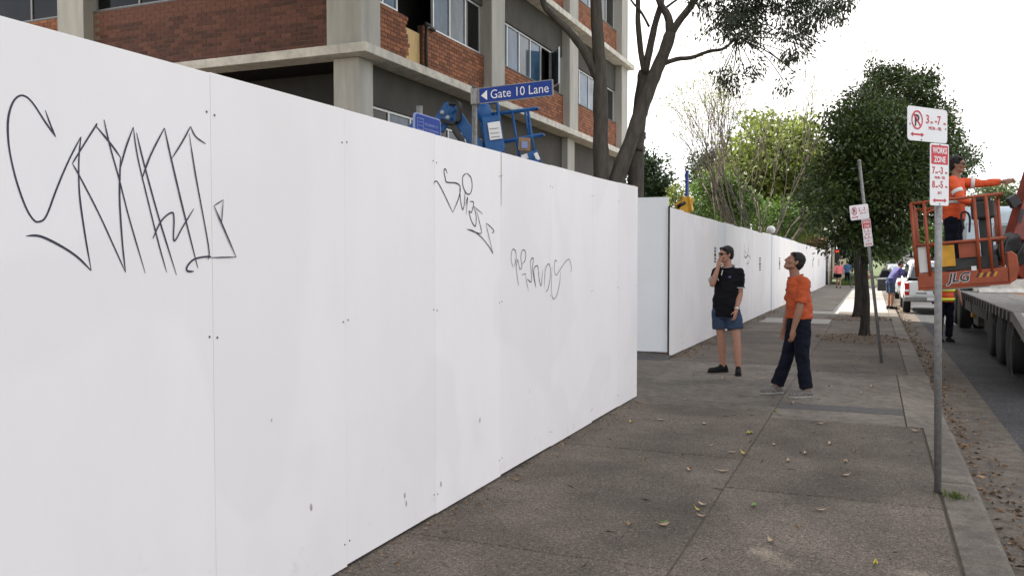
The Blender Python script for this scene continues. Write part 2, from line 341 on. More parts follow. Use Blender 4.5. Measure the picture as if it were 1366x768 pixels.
def frame(o, xa, ya):
    """matrix with origin o, local x along xa, local y along ya"""
    xa, ya = Vector(xa).normalized(), Vector(ya).normalized(); za = xa.cross(ya)
    M = Matrix.Identity(4)
    for i in range(3): M[i][0], M[i][1], M[i][2], M[i][3] = xa[i], ya[i], za[i], o[i]
    return M
def settle(o, base):
    """put the Empty of a thing built in world coordinates at the thing's base"""
    b = Vector(base); o.location = b
    for c in o.children: c.location = c.location-b
    return o
def rounded(w_, h_, r, n=4):
    p = []
    for cx, cy, a0 in ((w_-r, r, -90), (w_-r, h_-r, 0), (r, h_-r, 90), (r, r, 180)):
        for k in range(n+1): a = math.radians(a0+90*k/n); p.append((cx+r*math.cos(a), cy+r*math.sin(a)))
    return p

# ================================================================== the setting
def strip(name, x0, x1, y0, y1, dz, m, kind='structure', parent=None, dz1=None, nx=1):
    """a sheet that follows the rise and fall of the street"""
    ys = sorted({y0, y1, *[p[0] for p in GP if y0 < p[0] < y1], *np.linspace(y0, y1, 12)}); mb = MB(); xs = np.linspace(x0, x1, nx+1); d1 = dz if dz1 is None else dz1
    vs = [(x, y, gz(y)+dz+(d1-dz)*i/nx) for y in ys for i, x in enumerate(xs)]
    fs = [(j*(nx+1)+i, j*(nx+1)+i+1, (j+1)*(nx+1)+i+1, (j+1)*(nx+1)+i) for j in range(len(ys)-1) for i in range(nx)]
    mb.add(vs, fs); o = mb.build(name, m, parent)
    if kind: o['kind'] = kind
    return o
strip('terrain', -900, 900, -300, 1500, -.30, 'grass_ground')
strip('road', 1.24, 11.0, -40, 420, -.13, 'asphalt', nx=2)
strip('site_ground', -60, -3.35, -25, 80, -.05, 'site_dirt')
strip('far_pavement', 11.2, 14.5, -40, 420, -.01, 'smooth_concrete')
strip('verge', 14.5, 60, -40, 420, -.02, 'grass_ground')
# gutter: concrete dish between kerb and asphalt
gut = strip('gutter', .70, 1.26, -6, 80, -.115, 'gutter_concrete', dz1=-.124)
# pavement bed and slabs
pav = strip('pavement', -3.5, .30, -6, 64, -.011, 'joint_dirt')
strip('joint_bed', .30, .46, -6, 9.02, -.011, 'joint_dirt', None, pav); strip('joint_bed', .30, .46, 12.98, 64, -.011, 'joint_dirt', None, pav); strip('joint_bed', .29, .335, 9.02, 12.98, -.012, 'joint_dirt', None, pav)
def slab(x0, x1, y0, y1, m, slope=0., tilt=0.):
    g = .004; mb = MB(); z0, z1 = gz(y0), gz(y1); t = random.uniform(-.002, .002)
    tz = [z0+t, z0+t-slope, z1+t-slope, z1+t]
    x0 += g; x1 -= g; y0 += g; y1 -= g; r = .012
    vs = [(x0, y0, z0-.06), (x1, y0, z0-.06-slope), (x1, y1, z1-.06-slope), (x0, y1, z1-.06)]
    vs += [(x0, y0, tz[0]-.008), (x1, y0, tz[1]-.008), (x1, y1, tz[2]-.008), (x0, y1, tz[3]-.008)]
    vs += [(x0+r, y0+r, tz[0]), (x1-r, y0+r, tz[1]), (x1-r, y1-r, tz[2]), (x0+r, y1-r, tz[3])]
    fs = [(8, 9, 10, 11)]+[(a+i, a+(i+1) % 4, a+4+(i+1) % 4, a+4+i) for a in (0, 4) for i in range(4)]
    return mb.add(vs, fs).build('slab', m, pav)
def rows(x0, x1, ys, m):
    for a, b in zip(ys[:-1], ys[1:]): slab(x0, x1, a, b, m)
rows(-3.5, -.96, [-5, -2, 1.2, 4.40, 7.07, 9.36], 'aggregate'); rows(-.96, .44, [-5, -1.2, 2.4, 4.33, 6.16, 9.02], 'aggregate')
rows(-3.5, -.96, [9.36, 11.9], 'smooth_concrete'); rows(-.96, .31, [9.02, 9.66], 'pit_concrete' if 0 else 'smooth_concrete')
rows(-.96, .31, [9.66, 10.02], 'patch'); rows(-.96, .31, [10.02, 12.9], 'smooth_concrete')
rows(-3.5, -.96, [11.9, 13.4], 'smooth_concrete')
rows(-3.5, -.96, [13.4, 16.3, 19.8, 23.05], 'aggregate'); rows(-.96, .44, [12.9, 15.9, 19.6, 23.05], 'aggregate')
rows(-3.5, -2.75, [23.05, 24.95], 'aggregate'); rows(-2.75, -1.03, [23.05, 24.95], 'pit_concrete'); rows(-1.03, .44, [23.05, 24.95], 'aggregate')
rows(-3.5, -.96, [24.95, 27.6], 'aggregate'); rows(-.96, .44, [24.95, 27.6], 'aggregate')
rows(-3.5, -2.5, [27.6, 29.1], 'aggregate'); rows(-2.5, -.97, [27.6, 29.1], 'pit_concrete'); rows(-.97, .44, [27.6, 29.1], 'aggregate')
rows(-3.5, -1.2, [29.1, 33, 37, 41, 46, 52, 58, 64], 'smooth_concrete'); rows(-1.2, .44, [29.1, 33, 37, 41, 46, 52, 58, 64], 'pit_concrete')  # lighter concrete on the right, its paleness also brightening the sun patch
# driveway crossing: apron falling to the gutter
apron = MB(); ys = [9.02, 9.4, 12.5, 12.98]
for a, b, da, db in ((9.03, 9.45, 0.0, .085), (9.45, 12.5, .085, .085), (12.5, 12.97, .085, 0.)):
    apron.add([(.318, a, .0), (.715, a, -da-.002), (.715, b, -db-.002), (.318, b, .0), (.318, a, -.2), (.715, a, -.2), (.715, b, -.2), (.318, b, -.2)], [(0, 1, 2, 3), (1, 5, 6, 2), (0, 4, 5, 1), (3, 2, 6, 7)])
apron.build('driveway_apron', 'smooth_concrete')['kind'] = 'structure'
# kerb of cast lengths
kerb = strip('kerb', .47, .69, -6, 64, -.2, 'gutter_concrete')
def kerbstone(y0, y1):
    mb = MB(); z0, z1 = gz(y0)+random.uniform(-.003, .003), gz(y1)+random.uniform(-.003, .003); y0 += .006; y1 -= .006
    prof = [(.452, -.2), (.452, -.004), (.458, .004), (.665, .002), (.69, -.01), (.705, -.035), (.725, -.2)]
    n = len(prof); mb.add([(x, y0, z0+z) for x, z in prof]+[(x, y1, z1+z) for x, z in prof], [tuple(range(n)), tuple(range(2*n-1, n-1, -1))]+[(i, i+1, n+i+1, n+i) for i in range(n-1)])
    mb.build('kerbstone', 'smooth_concrete', kerb)
for a, b in zip([-5, -2.6, -.2, 2.2, 4.6, 6.9], [-2.6, -.2, 2.2, 4.6, 6.9, 9.03]): kerbstone(a, b)
for i in range(20): kerbstone(12.97+i*2.5, 12.97+(i+1)*2.5)
strip('far_kerb', 11.0, 11.2, -40, 420, .005, 'smooth_concrete')
# road centre dashes
for i in range(14):
    Q((6.0, 6.12, 20+i*9, 23+i*9, 0, .004), 'lane_dash', 'line_white', bpy.data.objects['road']).location.z = gz(21.5+i*9)-.128+.004

# ================================================================== white hoardings
def panel(y0, y1, X, z0, z1, z0b, z1b, m, parent, th=.017):
    a = random.uniform(-.0012, .0012); b = random.uniform(-.0012, .0012); g = random.uniform(.0006, .002)
    mb = MB(); y0 += g; y1 -= g
    mb.add([(X-th, y0, z0), (X+a, y0, z0), (X+b, y1, z0b), (X-th, y1, z0b), (X-th, y0, z1), (X+a, y0, z1), (X+b, y1, z1b), (X-th, y1, z1b)],
           [(0, 3, 2, 1), (4, 5, 6, 7), (0, 1, 5, 4), (1, 2, 6, 5), (2, 3, 7, 6), (3, 0, 4, 7)])
    o = mb.build('panel', m, parent, bevel=.0012)
    sc = MB()
    for zz in (.12, 1.28, 2.2):
        for yy in (y0+.022, y1-.022):
            sc.lathe([(.0055, 0), (.0055, .0012)], (X+max(a, b)+.0004, yy, z0+zz), 'x', 6)
    sc.build('screw', 'frame_dark', o, kind='stuff')
    return o
XH = -2.52
hoard = thing('hoarding', 'long white plywood hoarding with large black marker tag beside the pavement', 'hoarding')
joints = [-3.2, -2.2, -1.2, -.2, .8, 1.8, 2.8, 3.77, 4.76, 5.78, 6.85, 8.01, 8.94, 9.74]
tops = [2.37, 2.37, 2.38, 2.375, 2.38, 2.38, 2.372, 2.392, 2.385, 2.402, 2.398, 2.415, 2.425]
for i, (a, b) in enumerate(zip(joints[:-1], joints[1:])):
    ht = lambda y: float(np.interp(y, [-4, 4.8, 8, 9.74], [2.37, 2.386, 2.402, 2.425])); e_ = random.uniform(-.0025, .0025)
    panel(a, b, XH, .012+.007*(i % 2), ht(a)+e_, .010+.007*(i % 2), ht(b)+e_, 'paint_white', hoard)
for y in joints[:-1]:
    Q((XH-.11, XH-.018, y-.022, y+.022, .0, 2.33), 'stud', 'timber', hoard)
Q((XH-.13, XH-.03, -3.1, 9.59, -.02, .1), 'gap_blocker', 'bark_dark', hoard)  # added dark board, blocks light and keeps the gap under the panels black
Q((XH-.12, XH-.018, 9.60, 9.735, 0, 2.44), 'end_post', 'timber', hoard)
for z in (.35, 2.1): Q((XH-.16, XH-.112, -3.1, 9.5, z, z+.09), 'rail', 'timber', hoard)
def strokes(name, lines, org, sc, X, wd, m, parent, label, sharp=False):
    mb = MB()
    for k, ln in enumerate(lines):
        pts = [at_x(org[0]+x/sc, org[1]+y/sc, X) for x, y in ln]; off = .0019+.0001*k
        pts = catmull(pts, 5) if not sharp else pts
        mb.ribbon([Vector((X+off, p.y, p.z)) for p in pts], wd*(.85+.3*random.random()), (1, 0, 0))
    o = mb.build(name, m, parent); o['label'] = label; return o
def C(s): return [tuple(float(v) for v in p.split(',')) for p in s.split()]
T1 = ["170,105 190,160 210,207", "210,207 170,150 120,75 85,50 55,65 35,110 28,170 35,260 60,370 95,470 125,520 148,528 175,505 215,400 260,295 306,206", "306,206 298,290 300,420 320,570 345,714",
      "345,714 290,660 220,615 150,583 98,582", "366,155 362,165 330,215 290,280 273,308", "273,308 300,355 370,490 430,620 475,720", "475,720 462,600 452,430 456,285", "456,285 420,235 362,165",
      "393,142 415,240 450,365 490,520 550,724", "452,335 475,250 504,170", "504,170 520,280 560,450 600,610 631,720", "516,190 545,310 600,510 668,730", "537,365 570,275 622,173", "622,173 650,300 700,510 749,704",
      "651,287 690,225 721,167", "716,195 740,350 789,620 787,672", "721,167 740,205 778,233", "578,592 610,525 650,493 658,520 656,590 664,597 690,550 733,479", "733,716 710,715 708,698 735,670 785,660 800,664",
      "800,664 894,662", "894,662 850,560 810,468", "810,468 845,445", "845,445 838,535"]
T2 = ["65,160 68,148 82,150 110,200 153,291", "153,291 180,225 188,175 170,155 125,150 118,130 112,100 118,88 128,110", "185,178 190,240 200,278 208,240 210,190", "215,300 222,220 212,260", "215,110 200,125 200,165 215,200 232,205 243,175 238,130 218,108",
      "232,240 250,245 240,290 228,285 240,330 258,355 262,310 250,262", "250,262 292,298", "262,275 285,370 283,388 265,385 218,368", "218,368 250,378 290,410 325,455 340,483", "340,483 320,400 307,340", "307,340 330,358 345,378 333,388"]
T3 = ["435,550 425,510 430,465 445,470 448,510 437,540", "442,500 455,600 460,632", "447,555 455,510 465,555 475,540 470,500 478,465 492,475 490,510 478,530", "475,580 495,575", "490,575 505,655", "500,600 520,610 515,520 528,505 525,560 540,640",
      "540,640 530,560 548,540 555,600 565,630 570,560", "580,650 583,560 600,530 608,570 598,640 585,662", "640,520 628,515 626,560 635,582 650,560 690,508 705,545 700,570", "655,560 650,620 635,680 618,690 612,640 615,540"]
strokes('graffiti_tag', [C(s) for s in T1], (0, 110), 2.844, XH, .006, 'marker_ink', hoard, 'large spiky black marker tag scrawled across the panels')
strokes('graffiti_tag', [C(s) for s in T2], (560, 200), 3.49, XH, .0062, 'marker_ink', hoard, 'slanting looped black marker tag')
strokes('graffiti_tag', [C(s) for s in T3], (560, 200), 3.49, XH, .0055, 'faint_ink', hoard, 'thin loopy marker scribble lower on the panels')
# grime streak at the split joint
mb = MB(); mb.ribbon([(XH+.0019, at_x(668.5, 205, XH).y, z) for z in (2.40, 2.2, 2.0)], .012, (1, 0, 0)); mb.build('joint_stain', 'timber', hoard)
for px, py, s in ((430, 690, 14), (540, 660, 4), (542, 671, 4), (415, 676, 6), (588, 645, 4), (362, 560, 3), (700, 640, 5), (640, 560, 4)):     # knocks and scuffs
    c = at_x(px, py, XH); mb = MB(); n = 12; k_ = s/FPX*c.y
    if s < 10: mb.add([(XH+.0019, c.y+k_*(.35+.25*random.random())*math.cos(2*math.pi*j/n), c.z+k_*(.8+.5*random.random())*math.sin(2*math.pi*j/n)) for j in range(n)], [tuple(range(n))]); mb.build('scuff', 'dust_ink', hoard)
settle(hoard, (XH, 9.7, 0))

XF = -3.02
fh = thing('hoarding', 'white plywood hoarding beyond the lane with return panel and small stencilled marks', 'hoarding')
fj = [13.68+1.13*i for i in range(44)]
for i, (a, b) in enumerate(zip(fj[:-1], fj[1:])):
    t = random.uniform(-.012, .012)+(.03 if 26 < a < 38 else 0)
    panel(a, b, XF+.004*(i % 2), gz(a)+.02, gz(a)+2.405+t, gz(b)+.02, gz(b)+2.405+t, 'white_cool_tint' if i % 9 == 4 else 'paint_white', fh)
for i in range(3):
    mb = MB(); x1 = XF-.02-1.13*i; mb.box(x1-1.126, x1, 13.70, 13.717, .09, 2.58-.01*i); mb.build('return_panel', 'white_cool_tint', fh, bevel=.0012)  # the return's bluish light is put into its colour
Q((XF-.018, XF+.008, 13.655, 13.678, .02, 2.43), 'end_post', 'bark_dark', fh)
for i in range(0, 44, 2): Q((XF-.11, XF-.02, fj[i]+.1, fj[i]+.144, gz(fj[i])-.04, gz(fj[i])+2.3), 'stud', 'timber', fh)
for px, py, s in ((953.7, 335, .11), (953.7, 345, .11), (1013.5, 348, .14), (1013.5, 356, .14), (1039.7, 348, .17), (1039.7, 354.5, .17), (1084, 351, .24), (1092, 350, .26)):
    c = at_x(px, py, XF); mb = MB()
    for r in range(3):
        y = c.y-s*1.1
        while y < c.y+s*1.1:
            d = random.uniform(.25, .6)*s; z = c.z+(r-1)*s*.55
            mb.add([(XF+.007, y, z-s*.17), (XF+.007, y+d, z-s*.17), (XF+.007, y+d, z+s*.17), (XF+.007, y, z+s*.17)], [(0, 1, 2, 3)]); y += d+s*.12
    mb.build('stencil_mark', 'stencil_ink', fh)
F1 = ["655,360 652,400 658,440 670,425 680,365", "650,430 660,445 675,430 690,450", "665,470 672,478 680,455", "655,400 662,420"]
strokes('graffiti_tag', [C(s) for s in F1], (840, 240), 4.267, XF+.003, .022, 'marker_ink', fh, 'small black scribbled tag')
settle(fh, (XF, 13.68, 0))
# low ramp of dark fill under the return panel
mb = MB(); mb.add([(-3.55, 13.2, 0), (-2.98, 13.35, 0), (-2.98, 13.68, .05), (-3.55, 13.66, .075), (-3.55, 13.9, 0), (-2.98, 13.9, 0)], [(0, 1, 2, 3), (3, 2, 5, 4), (0, 3, 4), (1, 5, 2)])
tag(mb.build('asphalt_ramp', 'patch'), 'low dark asphalt ramp under the bluish return panel', 'ramp')

# ================================================================== brick building
bld = thing('brick_building', 'multi-storey red brick building with pale concrete columns and ledges', 'building')
XB, YB = -8.75, 13.55                    # brick planes: street face x, end face y
LZ = [5.42+3.3*k for k in range(4)]      # top of each ledge
ROOF = LZ[-1]+3.3
CY = [13.62, 19.45, 25.2, 31.0]; CX = [-8.95, -15.7, -22.4]
# core block, painted near-black for the dark interior
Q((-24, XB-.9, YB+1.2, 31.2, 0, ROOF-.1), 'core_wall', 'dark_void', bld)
Q((-24.2, -8.3, 13.15, 31.7, ROOF, ROOF+.35), 'roof', 'ledge_concrete', bld)
Q((-24, -8.72, 31.15, 31.38, 0, ROOF-.01), 'end_wall', 'beam_render', bld)
# columns
for k, c in enumerate(CY):
    zs = [0]+[z for z in LZ]+[ROOF]
    for a, b in zip(zs[:-1], zs[1:]):
        q = (XB-.3, -8.53, c-.40, c+.40) if a else (XB-.3, -8.62, c-.33, c+.33)
        if k == 0: q = (-9.26, -8.53, 13.30, 13.98) if a else (-9.2, -8.66, 13.42, 13.92)
        Q((*q, a+.002 if a else 0, b-.175), 'column', 'column_concrete', bld, bevel=.015)
for c in CX[1:]:
    zs = [0]+LZ+[ROOF]
    for a, b in zip(zs[:-1], zs[1:]): Q((c-.38, c+.38, 13.30, 13.9, a+.002, b-.175), 'column', 'column_concrete', bld, bevel=.015)
# ledges: slabs that run round the corner
for z in LZ:
    Q((-8.87, -8.32, 13.12, 31.62, z-.17, z), 'ledge', 'ledge_concrete', bld, bevel=.012)
    Q((-24, -8.872, 13.12, 13.62, z-.17, z), 'ledge', 'ledge_concrete', bld, bevel=.012)
# bricks
def brick_mesh(L_=.228, H_=.074, D=.02):
    mb = MB(); mb.box(-L_/2, L_/2, -D/2, D/2, -H_/2, H_/2); return mb.mesh('brick')
def brickwork(mb, y0, y1, z0, z1, X, ragged=None):
    z = z0; r = 0
    while z < z1-.04:
        y = y0+(.0 if r % 2 == 0 else -.12)
        while y < y1-.02:
            a, b = max(y, y0)+.008, min(y+.24, y1)-.008
            if ragged:
                lim = ragged(z)
                b = min(b, lim)
            if b-a > .03: mb.box(X-.02, X+.006+random.uniform(-.0015, .0015), a, b, z+.008, min(z+.078, z1))
            y += .24
        z += .086; r += 1
SILL = 1.05; WTOP = 2.22; BTOP = 3.12
pane_kinds = ['pane_sky', 'pane_sky', 'pane_blind', 'pane_sky', 'pane_dark']
def window_y(y0, y1, z0, z1, X, n, kinds, open_=None):
    """a band of n casements on the street face"""
    wdw = MB(); t = .045
    wdw.box(X-.06, X, y0, y1, z0, z0+t); wdw.box(X-.06, X, y0, y1, z1-t, z1)
    st = (y1-y0)/n
    for i in range(n+1):
        c = min(max(y0+i*st, y0+t/2), y1-t/2); wdw.box(X-.058, X-.002, c-t/2, c+t/2, z0+t, z1-t)
    o = wdw.build('window', 'window_frame', bld)
    for i in range(n):
        a, b = y0+i*st+t/2+.004, y0+(i+1)*st-t/2-.004
        if open_ is not None and i == open_:
            M = Matrix.Translation((X+.01, b, 0)) @ Matrix.Rotation(math.radians(38), 4, 'Z'); q = MB(); h = b-a
            for bx in ((-.02, .02, -h, 0, z0+t, z0+2*t), (-.02, .02, -h, 0, z1-2*t, z1-t), (-.02, .02, -h, -h+t, z0+2*t, z1-2*t), (-.02, .02, -t, 0, z0+2*t, z1-2*t)): q.box(*bx, M=M)
            f = q.build('casement', 'window_frame', o); MB().box(-.004, .004, -h+t, -t, z0+2*t, z1-2*t, M=M).build('pane', 'pane_blind', o)
            Q((X-.2, X-.19, a, b, z0+t, z1-t), 'pane', 'dark_void', o)  # black sheet painted as the darkness behind the open casement
        else: Q((X-.035, X-.028, a, b, z0+t+.004, z1-t-.004), 'pane', kinds[i % len(kinds)], o)
    return o
for k, lz in enumerate(LZ):
    for j in range(3):
        y0, y1 = (CY[j]+.40 if j else 13.98), CY[j+1]-.40
        # concrete beam above the windows, behind it the brick spandrel with real bricks
        zb1 = (LZ[k+1]-.17) if k < 3 else ROOF
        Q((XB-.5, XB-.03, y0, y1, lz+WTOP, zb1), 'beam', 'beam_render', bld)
        if k == 0 and j == 0:
            rag = lambda z: 15.38+.07*math.sin(z*37)+.05*math.sin(z*83)-.10*max(0, (z-6.1))
            mb = MB(); brickwork(mb, y0, 15.55, lz, lz+SILL, XB, rag); brickwork(mb, 16.02, y1, lz, lz+SILL-.02, XB)
            Q((XB-.14, XB-.001, y0, 15.26, lz, lz+SILL-.01), 'mortar_bed', 'mortar_dark', bld); Q((XB-.14, XB-.001, 16.03, y1, lz, lz+SILL-.01), 'mortar_bed', 'mortar_dark', bld)
            mb.build('brickwork', 'brick', bld, kind='stuff')
            Q((XB-.11, XB-.09, 15.2, 16.06, lz, lz+.86), 'plywood_board', 'ply_raw', bld)
            MB().tube([(XB+.05, 16.28, lz+SILL-.02), (XB+.05, 16.1, lz+SILL-.06), (XB+.05, 16.06, lz+.8), (XB+.05, 16.06, lz)], .035, 8).build('drain_pipe', 'pipe_black', bld, smooth=True)
            MB().tube([(XB+.03, 16.05, lz+SILL+.02), (XB+.06, 16.4, lz+SILL-.04)], .05, 7).build('pipe_elbow', 'pipe_black', bld, smooth=True)
            window_y(y0+.02, 15.12, lz+SILL+.02, lz+WTOP, XB-.08, 2, ['pane_sky', 'pane_sky'])
            window_y(16.62, y1-.02, lz+SILL+.02, lz+WTOP, XB-.08, 3, ['pane_sky', 'pane_blind', 'pane_dark'])
            continue
        mb = MB(); brickwork(mb, y0, y1, lz, lz+SILL, XB); mb.build('brickwork', 'brick', bld, kind='stuff')
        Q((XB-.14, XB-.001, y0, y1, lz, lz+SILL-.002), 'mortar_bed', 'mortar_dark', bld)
        Q((XB-.12, XB+.012, y0+.003, y1-.003, lz+SILL, lz+SILL+.03), 'sill', 'frame_dark', bld)
        n = 6 if j == 1 else (5 if j == 2 else 6)
        window_y(y0+.02, y1-.02, lz+SILL+.035, lz+WTOP-.005, XB-.08, n, ['pane_sky', 'pane_sky', 'pane_blind', 'pane_sky', 'pane_blind', 'pane_dark'] if j != 2 else ['pane_blind', 'pane_sky', 'pane_blind', 'pane_dark', 'pane_dark'], 4 if (k == 0 and j == 1) else None)
SILLE = 1.35
# end face (towards the camera): one bay of separate bricks, windows in the shade
bm_ = brick_mesh()
for j in range(2):
    x1, x0 = (-9.26, CX[1]+.38) if j == 0 else (CX[1]-.38, CX[2]+.38)
    for k, lz in enumerate(LZ):
        zb1 = (LZ[k+1]-.17) if k < 3 else ROOF
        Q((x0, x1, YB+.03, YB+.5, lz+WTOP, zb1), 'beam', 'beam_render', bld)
        sp = Q((x0, x1, YB+.001, YB+.14, lz, lz+SILLE-.002), 'brick_spandrel', 'mortar', bld)
        if k == 0 and j == 0:
            bm_.materials.append(MATS['brick_shaded'])
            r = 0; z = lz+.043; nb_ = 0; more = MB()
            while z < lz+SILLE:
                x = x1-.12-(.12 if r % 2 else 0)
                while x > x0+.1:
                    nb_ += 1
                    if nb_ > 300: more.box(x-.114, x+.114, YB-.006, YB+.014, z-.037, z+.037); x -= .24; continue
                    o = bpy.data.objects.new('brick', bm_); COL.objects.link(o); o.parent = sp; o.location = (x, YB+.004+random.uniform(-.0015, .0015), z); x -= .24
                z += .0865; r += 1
            more.build('brickwork', 'brick_shaded', sp, kind='stuff')
        else:
            mb = MB(); z = lz; r = 0
            while z < lz+SILLE-.04:
                x = x1+(.12 if r % 2 else 0)
                while x > x0:
                    a, b = max(x-.24, x0)+.005, min(x, x1)-.005
                    if b-a > .03: mb.box(a, b, YB-.006, YB+.02, z+.006, z+.08)
                    x -= .24
                z += .086; r += 1
            mb.build('brickwork', 'brick', sp, kind='stuff')
        Q((x0+.003, x1-.003, YB-.012, YB+.12, lz+SILLE, lz+SILLE+.03), 'sill', 'frame_dark', bld)
        n = 5; st = (x1-x0)/n
        wdw = MB(); t = .05; z0, z1 = lz+SILLE+.035, lz+WTOP-.005; Y = YB+.08
        wdw.box(x0, x1, Y, Y+.06, z0, z0+t); wdw.box(x0, x1, Y, Y+.06, z1-t, z1)
        for i in range(n+1):
            c = min(max(x0+i*st, x0+t/2), x1-t/2); wdw.box(c-t/2, c+t/2, Y+.002, Y+.058, z0+t, z1-t)
        wo = wdw.build('window', 'steel_post', bld)
        for i in range(n): Q((x0+i*st+.03, x0+(i+1)*st-.03, Y+.028, Y+.035, z0+t, z1-t), 'pane', 'pane_dark', wo)
    # ground storey set back; the recess's darkness is painted on its wall
    Q((x0, x1, YB+.9, YB+1.19, 0, LZ[0]-.18), 'recess_wall', 'recess_shade', bld)
# ground storey on the street side
for j in range(3):
    y0, y1 = (CY[j]+.33 if j else 13.92), CY[j+1]-.33
    Q((XB-.5, XB-.06, y0, y1, 4.5 if j == 0 else 4.25, LZ[0]-.172), 'beam', 'beam_render', bld)
    if j == 0: window_y(y0+.02, y1-.02, 3.2, 4.495, XB-.1, 6, ['pane_dark', 'pane_blind', 'pane_dark'])
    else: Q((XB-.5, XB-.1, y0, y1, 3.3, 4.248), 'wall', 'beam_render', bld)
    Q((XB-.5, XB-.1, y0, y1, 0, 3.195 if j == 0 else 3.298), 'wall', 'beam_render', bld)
settle(bld, (-8.7, 13.4, 0))
# ================================================================== vegetation
U = RNG.uniform
def leaf_mesh(name, P, D, Ln, Wd, m, parent=None, kind=None):
    """many separate leaves: a folded diamond for each point"""
    n = len(P); D = D/np.linalg.norm(D, axis=1)[:, None]
    rnd = RNG.normal(size=(n, 3)); s = np.cross(D, rnd); s /= np.linalg.norm(s, axis=1)[:, None]; nn = np.cross(D, s)
    Ln = np.broadcast_to(Ln, n)[:, None]; Wd = np.broadcast_to(Wd, n)[:, None]
    mid = P+D*Ln*.45+nn*Ln*.06
    V = np.stack([P, mid+s*Wd/2, P+D*Ln, mid-s*Wd/2], 1).reshape(-1, 3)
    me = bpy.data.meshes.new(name); me.vertices.add(4*n); me.vertices.foreach_set('co', V.ravel().astype(np.float32))
    me.loops.add(4*n); me.loops.foreach_set('vertex_index', np.arange(4*n, dtype=np.int32)); me.polygons.add(n)
    me.polygons.foreach_set('loop_start', np.arange(0, 4*n, 4, dtype=np.int32)); me.polygons.foreach_set('loop_total', np.full(n, 4, dtype=np.int32)); me.update(); me.validate()
    return link(name, me, m, parent, kind=kind)
def lobe_points(lobes, n, shell=.55, sub=0, subr=.3):
    """points through the volume of ellipsoid lobes, gathered in clumps and denser at the skin"""
    vol = np.array([l[1][0]*l[1][1]*l[1][2] for l in lobes])**.75; pick = RNG.choice(len(lobes), n if not sub else sub, p=vol/vol.sum())
    k = len(pick); d = RNG.normal(size=(k, 3)); d /= np.linalg.norm(d, axis=1)[:, None]; r = shell+(1-shell)*RNG.random(k)**.6; r = np.where(RNG.random(k) < .25, RNG.random(k)**.5*shell, r)
    c = np.array([l[0] for l in lobes])[pick]; rad = np.array([l[1] for l in lobes])[pick]; P = c+d*r[:, None]*rad
    if not sub: return P, d
    j = RNG.integers(0, k, n); q = RNG.normal(size=(n, 3))*subr*np.array([1, 1, .75]); return P[j]+q, d[j]+RNG.normal(size=(n, 3))*.35
def limb(mb, pts, r0, r1, n=8, jit=.08):
    pts = catmull(pts, 4); k = len(pts); mb.tube(pts, [r0+(r1-r0)*(i/(k-1))**.9 for i in range(k)], n, jit=jit)

# ---- street gum with three stems leaning over the lane
gum = thing('gum_tree', 'tall grey-barked gum tree leaning over the lane, drooping leaves', 'tree')
def pd(s, d): return [at_d(x, y, dd) for (x, y), dd in zip(C(s), d if hasattr(d, '__len__') else [d]*99)]
mb = MB(); b = at_d(803, 237, 17.9); limb(mb, [(b.x+.02, b.y, -.1)]+pd("802,237 801,180 801,110 798,60 795,0 792,-80 780,-180", 17.9), .19, .10); mb.build('trunk', 'bark_gum', gum, smooth=True)
mb = MB(); limb(mb, pd("797,104 779,68 758,41 733,17 724,0 718,-40 690,-120", 17.9), .10, .05); mb.build('limb', 'bark_gum', gum, smooth=True)
mb = MB(); b = at_d(815, 300, 18.0); limb(mb, [(b.x, b.y, -.1), at_d(817, 290, 18)]+pd("823,240 842,188 858,140 872,104 886,70 894,45", 18.0), .20, .125); mb.build('trunk', 'bark_gum', gum, smooth=True)
mb = MB(); limb(mb, pd("894,47 891,22 879,0 868,-60", 18.0), .10, .06); limb(mb, pd("893,48 905,30 927,0 960,-60 1000,-130", 18.0), .09, .05); mb.build('limb', 'bark_gum', gum, smooth=True)
mb = MB(); b = at_d(848, 232, 18.5); limb(mb, [(b.x, b.y, -.1)]+pd("848,232 850,180 856,130 860,95", 18.5), .2, .14); limb(mb, pd("849,200 856,176", 18.4), .15, .10, jit=.1); mb.build('trunk', 'bark_gum', gum, smooth=True)
mb = MB(); limb(mb, pd("860,100 855,70 851,30 851,0 846,-70", 18.4), .07, .05); limb(mb, pd("860,98 868,60 874,32 883,0 890,-60", 18.4), .085, .06); limb(mb, pd("866,36 855,16 845,5 835,-10", 18.3), .03, .02); limb(mb, pd("884,14 900,2 915,-8", 18.2), .03, .02); mb.build('limb', 'bark_gum', gum, smooth=True)
mb = MB(); limb(mb, pd("885,85 904,79 923,77 945,69 963,66 975,58 984,50", [18, 17.9, 17.7, 17.5, 17.3, 17.2, 17.1]), .055, .018, 6); mb.build('limb', 'bark_gum', gum, smooth=True)
gl = []   # (px, py, r px, depth)
for px, py, r in ((965, 14, 26), (942, 6, 16), (988, 26, 30), (1006, 10, 26), (1000, 50, 20), (975, 44, 16), (948, 38, 12), (953, 55, 8), (1012, 36, 16), (982, 84, 13), (966, 96, 12), (976, 108, 13), (1003, 88, 14), (996, 103, 10), (958, 106, 6),
                  (1046, 26, 20), (1058, 12, 22), (1052, 48, 19), (1038, 40, 10), (1068, 40, 14), (1072, 62, 13), (1056, 72, 14), (1044, 84, 8), (1060, 96, 12), (1048, 112, 11), (1068, 104, 8), (1088, 18, 20), (1103, 8, 18), (1118, 22, 11), (1124, 4, 14), (1098, 34, 8), (1138, 2, 7),
                  (920, -6, 14), (1030, -4, 20), (1080, -15, 25), (1000, -30, 40), (950, -40, 35), (1050, -40, 35)):
    d = 17.2+random.uniform(-.9, .9); gl.append((tuple(at_d(px, py, d)), (r/FPX*d, r/FPX*d*1.3, r/FPX*d)))
